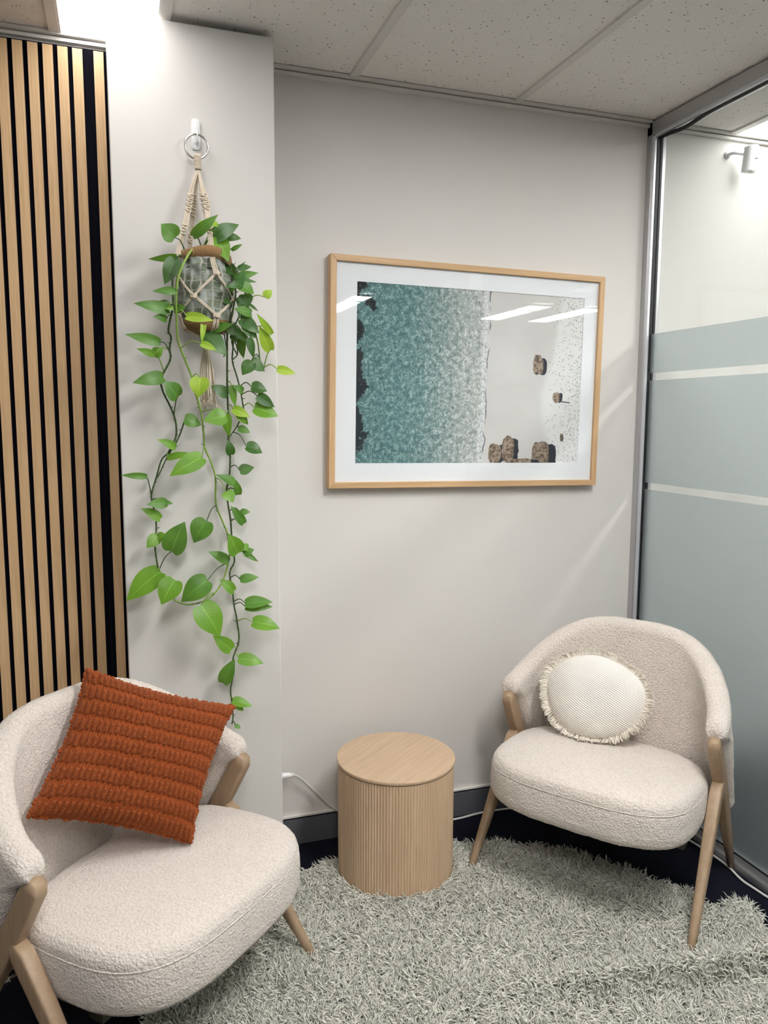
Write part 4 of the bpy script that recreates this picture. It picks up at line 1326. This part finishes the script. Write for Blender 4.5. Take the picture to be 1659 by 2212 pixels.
def fabric_pot():
    t = thing('fabric_pot', (PC[0], PC[1], 1.75), 'grey green checked fabric pot with jute cuff hanging in the macrame', 'plant pot')
    n = NT('checked_linen'); v = n.coords('UV')
    wv = n.noise(v, 5, 2, out='Color')
    vs = n.new('ShaderNodeVectorMath', operation='SCALE'); n.link(wv, vs.inputs[0]); vs.inputs['Scale'].default_value = .05
    va = n.new('ShaderNodeVectorMath', operation='ADD'); n.link(v, va.inputs[0]); n.link(vs.outputs[0], va.inputs[1])
    br = n.new('ShaderNodeTexBrick'); n.link(va.outputs[0], br.inputs['Vector'])
    br.inputs['Scale'].default_value = 1.0; br.inputs['Brick Width'].default_value = .058; br.inputs['Row Height'].default_value = .135; br.inputs['Mortar Size'].default_value = .0055
    br.offset = .0
    br.inputs['Color1'].default_value = (0.095, 0.12, 0.075, 1); br.inputs['Color2'].default_value = (0.17, 0.195, 0.14, 1); br.inputs['Mortar'].default_value = (0.37, 0.36, 0.31, 1)
    blot = n.smooth(n.noise(va.outputs[0], 6, 3), .42, .66, 0, .8)
    c = n.mix(blot, br.outputs[0], (0.38, 0.41, 0.39))
    k = n.noise(v, 220, 3)
    mat = n.done(n.principled(c, .75, 0, n.bump(k, .35, .001), .2, .1))
    nu, nv = 120, 46
    V = []; UV = []
    for i in range(nu):
        a = 2 * math.pi * i / nu
        for j in range(nv):
            f = j / (nv - 1); z = 1.768 + f * .178
            r = pot_r(z)
            r += .0045 * math.sin(a * 7 + f * 4) * (.3 + f) + .012 * nz((math.cos(a) * 2.2, math.sin(a) * 2.2, f * 4), 1.3, 1.0) * (.4 + f) - .002
            r = min(r, pot_r(z) + .0035)
            zz = z + .006 * f * nz((math.cos(a) * 3, math.sin(a) * 3, 0), 1.2, 7.0)
            V.append((PC[0] + r * math.sin(a), PC[1] - r * math.cos(a), zz)); UV.append((i / nu, f))
    F = grid_faces(nu, nv, True)
    body = mesh('fabric_body', V, F, mat, t, uv=UV)
    MB().lathe([(0, 1.752), (.048, 1.752), (.060, 1.758), (.0655, 1.768), (.070, 1.782), (.0685, 1.784), (.0, 1.775)], 64, (PC[0], PC[1], 0)).build('jute_base', M['jute'], t, smooth=True)
    # jute cuff: wavy band round the rim
    V = []; nb = 96
    for ri, (dr, dz) in enumerate(((.0, -.015), (.002, 0), (.0, .015), (-.003, .015), (-.001, 0), (-.003, -.015))):
        for i in range(nb):
            a = 2 * math.pi * i / nb
            zz = 1.948 + .013 * math.cos(a + .25) + .004 * math.sin(3 * a + 1) + dz
            r = .0735 + .003 * math.sin(2 * a) + dr - .004 * max(0, math.cos(a + .25))
            V.append((PC[0] + r * math.sin(a), PC[1] - r * math.cos(a), zz))
    F = [(i * nb + k, i * nb + (k + 1) % nb, ((i + 1) % 6) * nb + (k + 1) % nb, ((i + 1) % 6) * nb + k) for i in range(6) for k in range(nb)]
    mesh('jute_cuff', V, F, M['jute'], t)
    MB().lathe([(0, 1.925), (.066, 1.922)], 40, (PC[0], PC[1], 0), rfun=lambda r, z, a: (r, z + .004 * nz((math.cos(a) * 3, math.sin(a) * 3, r * 40), 1))).build('soil', M['soil'], t, smooth=True)
fabric_pot()

# ------------------------------------------------------------------ pothos
Z2_ = (240.0, 440.0); Z3_ = (240.0, 860.0); Z4_ = (240.0, 1200.0); ZS = .25316
def pz(reg, x, y):
    o = {2: Z2_, 3: Z3_, 4: Z4_}[reg]
    return o[0] + x * ZS, o[1] + y * ZS


# vines: (material, radius, [(region, x, y, depth)])
VINES = [
    ('stem_dark', .0021, [(2, 640, 430, 2.285), (2, 560, 470, 2.245), (2, 525, 640, 2.225), (2, 530, 850, 2.235), (2, 500, 1010, 2.250), (2, 490, 1090, 2.262), (2, 512, 1140, 2.270), (2, 500, 1240, 2.278), (2, 505, 1330, 2.284), (2, 440, 1460, 2.290), (2, 425, 1530, 2.292), (2, 450, 1620, 2.296), (2, 490, 1700, 2.300), (3, 530, 130, 2.308),
       (3, 555, 230, 2.312), (3, 550, 340, 2.314), (3, 490, 460, 2.318), (3, 430, 530, 2.318), (3, 385, 680, 2.322), (3, 345, 820, 2.325), (3, 355, 900, 2.326), (3, 380, 1010, 2.328), (3, 385, 1130, 2.328), (3, 375, 1280, 2.328), (3, 405, 1475, 2.325)]),
    ('stem_dark', .0016, [(3, 630, 185, 2.300), (3, 570, 350, 2.308), (3, 470, 520, 2.314), (3, 415, 640, 2.318), (3, 385, 690, 2.321)]),
    ('stem_lime', .0021, [(2, 840, 430, 2.285), (2, 760, 385, 2.270), (2, 700, 388, 2.240), (2, 640, 470, 2.212), (2, 590, 580, 2.205), (2, 565, 680, 2.205), (2, 555, 850, 2.210), (2, 560, 1000, 2.220), (2, 572, 1170, 2.232), (2, 630, 1330, 2.246), (2, 690, 1480, 2.256), (2, 720, 1620, 2.266), (3, 735, 0, 2.272), (3, 770, 130, 2.280), (3, 790, 300, 2.288),
       (3, 800, 420, 2.294), (3, 850, 540, 2.298), (3, 890, 680, 2.302), (3, 895, 900, 2.308), (3, 950, 1050, 2.312), (3, 990, 1150, 2.314), (3, 1010, 1290, 2.316), (4, 1005, 40, 2.316), (4, 960, 200, 2.312), (4, 890, 315, 2.306), (4, 800, 385, 2.300), (4, 660, 420, 2.296), (4, 540, 385, 2.296)]),
    ('stem_dark', .0020, [(2, 950, 440, 2.285), (2, 1015, 540, 2.255), (2, 1035, 680, 2.250), (2, 1015, 850, 2.255), (2, 1000, 1000, 2.265), (2, 990, 1150, 2.275), (2, 990, 1330, 2.285), (2, 990, 1500, 2.292), (2, 995, 1700, 2.300), (3, 1000, 150, 2.306), (3, 1000, 330, 2.310), (3, 1015, 480, 2.314), (3, 1010, 650, 2.318), (3, 985, 790, 2.320), (3, 1000, 920, 2.322),
       (3, 1020, 1050, 2.324), (3, 1030, 1200, 2.326), (3, 1045, 1320, 2.327), (3, 1050, 1400, 2.327), (4, 1012, 150, 2.328), (4, 1035, 300, 2.328), (4, 1050, 430, 2.328), (4, 1075, 560, 2.328), (4, 1090, 720, 2.326), (4, 1040, 880, 2.324), (4, 1045, 1000, 2.322), (4, 1020, 1140, 2.320), (4, 1030, 1250, 2.318), (4, 1040, 1380, 2.312), (4, 1030, 1440, 2.305)]),
    ('stem_dark', .0017, [(2, 990, 470, 2.290), (2, 1050, 640, 2.240), (2, 1060, 800, 2.240), (2, 1020, 1000, 2.255), (2, 1040, 1200, 2.262), (2, 1035, 1340, 2.270), (2, 1075, 1480, 2.280), (2, 1105, 1600, 2.288), (2, 1130, 1750, 2.294), (3, 1130, 110, 2.300), (3, 1080, 230, 2.306), (3, 1010, 330, 2.309)]),
    ('stem_lime', .0016, [(2, 1060, 900, 2.245), (2, 1150, 980, 2.230), (2, 1215, 1060, 2.228), (2, 1250, 1180, 2.235), (2, 1275, 1350, 2.245), (2, 1300, 1415, 2.250)]),
    ('stem_dark', .0014, [(2, 1000, 700, 2.262), (2, 1030, 860, 2.256), (2, 985, 960, 2.262), (2, 1010, 1080, 2.270), (2, 1060, 1180, 2.276), (2, 1080, 1280, 2.282), (2, 1040, 1330, 2.286)]),
    ('stem_dark', .0013, [(2, 1040, 760, 2.252), (2, 990, 900, 2.258), (2, 1025, 1020, 2.262), (2, 970, 1120, 2.272), (2, 985, 1240, 2.280), (2, 960, 1310, 2.286)]),
    ('stem_dark', .0017, [(2, 1000, 480, 2.295), (2, 1070, 560, 2.235), (2, 1110, 660, 2.225), (2, 1150, 780, 2.230), (2, 1130, 900, 2.240), (2, 1060, 1030, 2.255), (2, 1030, 1180, 2.262), (2, 1075, 1290, 2.270)]),
]
# leaves: region, base x, y, tip x, y, width (all in detail pixels), shade, depth offset of the tip, roll
LEAVES = [
    (2, 545, 290, 425, 172, 175, 1, .0, 0), (2, 700, 272, 915, 92, 85, 1, -.02, .5), (2, 905, 178, 740, 152, 45, 3, .0, 0), (2, 885, 300, 1095, 178, 120, 0, -.01, 0), (2, 960, 285, 1112, 300, 65, 0, .01, .4),
    (2, 905, 292, 1003, 500, 130, 2, -.02, 0), (2, 1030, 395, 1122, 345, 34, 1, .0, .5), (2, 555, 450, 315, 472, 55, 1, .02, .7), (2, 540, 475, 455, 690, 125, 0, .0, .3), (2, 548, 745, 350, 745, 62, 1, -.01, .6),
    (2, 905, 510, 1090, 625, 95, 0, -.02, -.2), (2, 1055, 640, 1260, 590, 70, 1, -.02, .2), (2, 1085, 555, 1200, 540, 52, 0, .0, .2), (2, 1085, 555, 1150, 490, 18, 0, .0, .3), (2, 1135, 690, 965, 715, 62, 0, -.02, .2),
    (2, 1100, 655, 1245, 672, 32, 0, .01, .4), (2, 1100, 695, 1220, 775, 95, 1, -.02, 0), (2, 1318, 798, 1372, 735, 72, 3, .0, 0), (2, 918, 790, 1030, 856, 62, 0, -.01, .2), (2, 1140, 775, 1165, 890, 115, 0, .0, 0),
    (2, 1195, 935, 1045, 896, 80, 1, -.02, .2), (2, 1110, 985, 1265, 1110, 105, 0, -.01, 0), (2, 1370, 1108, 1240, 935, 55, 3, .0, .5), (2, 1355, 1250, 1265, 1040, 100, 3, -.01, .2), (2, 645, 962, 877, 1000, 75, 3, -.02, .4),
    (2, 868, 1068, 1040, 1026, 75, 1, -.02, .4), (2, 795, 1110, 990, 1297, 150, 0, -.01, 0), (2, 770, 1192, 902, 1252, 58, 3, -.01, .2), (2, 795, 985, 772, 1195, 46, 3, -.01, .3), (2, 490, 905, 192, 850, 92, 1, -.02, .2),
    (2, 490, 905, 368, 850, 115, 0, .0, 0), (2, 540, 905, 642, 878, 72, 1, -.02, .3), (2, 490, 885, 532, 912, 55, 2, -.01, 0), (2, 470, 985, 355, 962, 62, 1, -.02, .3), (2, 412, 1182, 112, 1114, 82, 1, -.01, .2),
    (2, 368, 1288, 445, 1235, 85, 2, .0, .2), (2, 368, 1288, 215, 1235, 55, 2, -.01, .5), (2, 440, 1480, 182, 1530, 110, 1, -.02, .2), (2, 566, 1648, 448, 1512, 135, 1, -.01, 0), (2, 762, 1485, 745, 1657, 150, 3, .0, 0),
    (2, 990, 1632, 850, 1550, 92, 0, .0, .2), (2, 1028, 1555, 1060, 1732, 62, 2, .0, .3), (2, 1125, 1600, 1035, 1555, 62, 1, -.01, .2), (2, 1200, 1562, 1332, 1600, 95, 0, .0, 0), (2, 1250, 1640, 1396, 1737, 90, 0, .0, .2),
    (2, 1225, 1742, 1425, 1815, 130, 2, -.01, 0), (2, 1205, 1355, 1118, 1465, 110, 0, .0, 0), (2, 1195, 1345, 1312, 1432, 95, 0, .01, 0), (2, 1420, 1412, 1577, 1452, 72, 3, -.01, .3), (2, 1118, 1155, 1132, 1322, 72, 0, .0, .3),
    (2, 1180, 1150, 1216, 1322, 66, 0, .0, .2), (2, 1060, 1088, 1212, 1202, 62, 0, -.02, .3), (2, 1000, 1062, 1130, 1112, 92, 0, -.01, 0), (2, 1180, 860, 1256, 920, 24, 0, .0, .4), (2, 1085, 610, 1185, 700, 85, 0, .0, 0),
    (2, 1075, 850, 1190, 830, 80, 0, .0, .1), (2, 1090, 940, 1205, 975, 75, 1, .0, .1), (2, 1010, 735, 1075, 690, 55, 1, -.01, .2), (2, 1020, 1120, 1100, 1180, 70, 0, .01, .1), (2, 1130, 1040, 1235, 1150, 85, 0, .01, .2),
    (3, 628, 178, 770, 232, 105, 1, .01, .1), (3, 975, 155, 788, 195, 135, 2, .0, .2), (3, 985, 142, 1010, 332, 82, 2, -.01, .1), (3, 1040, 92, 1187, 162, 80, 3, -.01, .1), (3, 1080, 135, 1170, 227, 72, 2, .01, .1),
    (3, 1090, 258, 1186, 297, 62, 1, .0, .2), (3, 1022, 482, 998, 358, 76, 0, .0, 0), (3, 1155, 412, 1292, 470, 98, 0, .0, 0), (3, 1100, 620, 1222, 590, 88, 0, .0, 0), (3, 548, 425, 392, 352, 66, 2, -.01, .4),
    (3, 482, 512, 702, 472, 56, 2, -.02, .3), (3, 775, 508, 498, 668, 152, 2, -.01, 0), (3, 1062, 738, 890, 655, 74, 1, -.01, .2), (3, 1085, 822, 1070, 700, 68, 1, .0, .2), (3, 982, 800, 1042, 893, 100, 2, -.01, .1),
    (3, 1105, 972, 1188, 972, 52, 1, .0, .2), (3, 1130, 1068, 1018, 918, 78, 1, .0, .1), (3, 300, 668, 78, 657, 52, 1, -.01, .6), (3, 472, 892, 303, 910, 88, 1, -.02, .1), (3, 420, 890, 532, 902, 45, 1, -.01, .3),
    (3, 418, 1030, 253, 940, 80, 2, .0, .2), (3, 395, 1180, 303, 1278, 105, 2, -.01, .1), (3, 395, 1185, 482, 1176, 70, 2, -.01, .2), (3, 515, 1307, 630, 1053, 192, 1, .0, 0), (3, 815, 1050, 705, 1237, 178, 1, .0, 0),
    (3, 1078, 1322, 1000, 1158, 140, 2, -.01, 0), (3, 1000, 1396, 828, 1310, 86, 1, .0, .2), (3, 1140, 1322, 1222, 1290, 66, 1, .0, .2), (3, 1130, 1318, 1257, 1397, 46, 1, .0, .3), (3, 1130, 1250, 1165, 1310, 62, 2, .0, .1),
    (4, 420, 142, 128, 392, 185, 2, -.01, 0), (4, 545, 212, 428, 422, 185, 2, -.015, 0), (4, 822, 212, 598, 397, 190, 1, .01, 0), (4, 768, 425, 930, 697, 220, 2, -.01, 0), (4, 1105, 206, 1262, 185, 76, 1, .0, 0),
    (4, 1045, 305, 918, 205, 88, 2, .0, .1), (4, 1150, 410, 1380, 398, 100, 1, -.01, 0), (4, 1150, 440, 1382, 438, 84, 1, .005, .2), (4, 1210, 572, 1442, 626, 122, 2, -.01, 0), (4, 1025, 802, 868, 680, 118, 2, .0, 0),
    (4, 1090, 880, 1302, 920, 108, 2, -.01, 0), (4, 955, 1085, 1056, 880, 122, 1, .0, 0), (4, 1040, 1240, 1206, 1290, 82, 2, -.01, 0), (4, 1062, 1272, 1132, 1326, 54, 2, .0, .1), (4, 1060, 1450, 1105, 1475, 40, 1, .0, .1),
]
# leaf stalks that join their vine away from the nearest point: leaf index -> (region, x, y)
JOIN = {0: (2, 640, 430), 1: (2, 775, 400), 3: (2, 790, 370), 5: (2, 790, 370), 4: (2, 900, 400), 6: (2, 960, 440), 17: (2, 1190, 850), 23: (2, 1300, 1415), 48: (2, 1310, 1400), 22: (2, 1215, 1060), 34: (2, 490, 1280), 35: (2, 390, 1400),
        38: (3, 555, 145), 39: (2, 690, 1480), 71: (3, 805, 410), 74: (3, 890, 670), 72: (3, 1020, 740), 77: (3, 325, 840), 84: (3, 890, 905), 83: (4, 420, 135), 85: (3, 985, 1150), 92: (4, 990, 55), 93: (4, 890, 310), 91: (4, 540, 385), 61: (3, 780, 115)}
def pothos():
    t = thing('pothos_plant', (PC[0], PC[1], 1.93), 'trailing green pothos plant with long vines hanging down the column', 'plant')
    vp = []                                    # sampled vine points
    for mi, (mat, r, pts) in enumerate(VINES):
        P3 = np.array([at(*pz(g, x, y), Y) for (g, x, y, Y) in pts])
        S = spline(P3, max(30, len(pts) * 9))
        rr = np.linspace(r * 1.45, r * 1.05, len(S)) * np.array([1 + .18 * math.sin(i * .9) ** 8 for i in range(len(S))])
        v = MB().tube(S, rr, 7).build('vine', M[mat], t, smooth=True)
        vp.append(S)
        # node stubs and aerial roots
        bb = MB()
        for i in range(6, len(S) - 4, 11):
            d = RNG.normal(0, 1, 3); d[2] = abs(d[2]) * .3; d /= np.linalg.norm(d)
            L = random.uniform(.005, .012)
            q = np.array([S[i], S[i] + d * L * .6, S[i] + d * L + np.array([0, 0, .002])])
            q[:, 1] = np.minimum(q[:, 1], CYF - .004)
            bb.tube(q, [.0014, .0011, .0005], 5)
        bb.build('node_roots', M['stem_dark'], v, smooth=True)
    allp = np.concatenate(vp)
    T = [0, .07, .18, .32, .48, .63, .78, .90, 1.0]
    FW = [.50, .80, .97, 1.0, .91, .73, .46, .20, .0]
    X = [-1, -.55, 0, .55, 1]
    for li, (g, bx_, by_, tx, ty, w, sh, dd, roll) in enumerate(LEAVES):
        bpx, tpx = pz(g, bx_, by_), pz(g, tx, ty)
        # stalk joins the vine
        if li in JOIN: jp = pz(*JOIN[li])
        else: jp = bpx
        cand = allp
        rel = cand - EYE; zc = rel @ CF
        pxs = np.column_stack([IMW / 2 + FPX * (rel @ CR) / zc, IMH / 2 - FPX * (rel @ CU) / zc])
        j = np.argmin(np.hypot(pxs[:, 0] - jp[0], pxs[:, 1] - jp[1] + (8 if li not in JOIN else 0)))
        J = cand[j]
        far = math.hypot(pxs[j, 0] - bpx[0], pxs[j, 1] - bpx[1]) * 0.0014
        yb = min(J[1] - .006 - min(.030, .35 * far), CYF - .02)
        B = at(*bpx, yb); Tp = at(*tpx, min(yb + dd - .004, CYF - .012))
        ax = Tp - B; L = np.linalg.norm(ax); ax /= L
        W = w * ZS * (B[1] / CF[1]) / FPX * 1.02
        tc = EYE - B; tc /= np.linalg.norm(tc)
        nrm = tc + np.array([0, 0, .55]) + RNG.normal(0, .16, 3)
        nrm -= ax * (nrm @ ax); nrm /= np.linalg.norm(nrm)
        sd = np.cross(ax, nrm)
        if roll:
            sgn = 1 if sd[2] < 0 else -1
            nrm, sd = nrm * math.cos(roll * .8) + sd * math.sin(roll * .8) * sgn, sd * math.cos(roll * .8) - nrm * math.sin(roll * .8) * sgn
        face = abs(nrm @ tc)
        Wv = min(W / max(.45, abs(np.linalg.norm(sd - tc * (sd @ tc)))), L * 1.15)
        arch = random.uniform(.04, .10) * (1 + roll); fold = random.uniform(.12, .24)
        V = []; UV = []
        for ti, f in zip(T, FW):
            for x in X:
                back = -.07 * (1 - min(1, ti / .18)) * abs(x) ** 1.5 if ti < .18 else 0
                wav = .035 * math.sin(ti * 9 + li + x * 2) * abs(x)
                p = B + ax * L * (ti + back) + sd * (x * f * Wv / 2) + nrm * (arch * 4 * ti * (1 - ti) * L + fold * abs(x) * f * Wv / 2 * (1 - .6 * ti) + wav * L * .25)
                p[1] = min(p[1], CYF - .004)
                V.append(p); UV.append((.5 + .5 * x, ti))
        nx = len(X)
        F = [(i * nx + k, i * nx + k + 1, (i + 1) * nx + k + 1, (i + 1) * nx + k) for i in range(len(T) - 1) for k in range(nx - 1)]
        if np.cross(V[F[5][1]] - V[F[5][0]], V[F[5][2]] - V[F[5][0]]) @ nrm < 0: F = [q[::-1] for q in F]
        lf = mesh('leaf', V, F, LEAF[sh], t, uv=UV)
        sub = lf.modifiers.new('sub', 'SUBSURF'); sub.levels = 1; sub.render_levels = 1
        # stalk
        mid = (J + B) / 2 + np.array([0, -.006, .012 * min(1, far / .03)])
        if far < .012: mid = (J + B) / 2
        mat = M['stem_lime'] if sh >= 2 else M['stem_dark']
        MB().tube(spline([J, mid, B, B + ax * L * .08], 12), np.linspace(.0017, .0012, 12), 6).build('stalk', mat, lf, smooth=True)
pothos()

for o in bpy.data.objects:
    if '_world' in o: del o['_world']
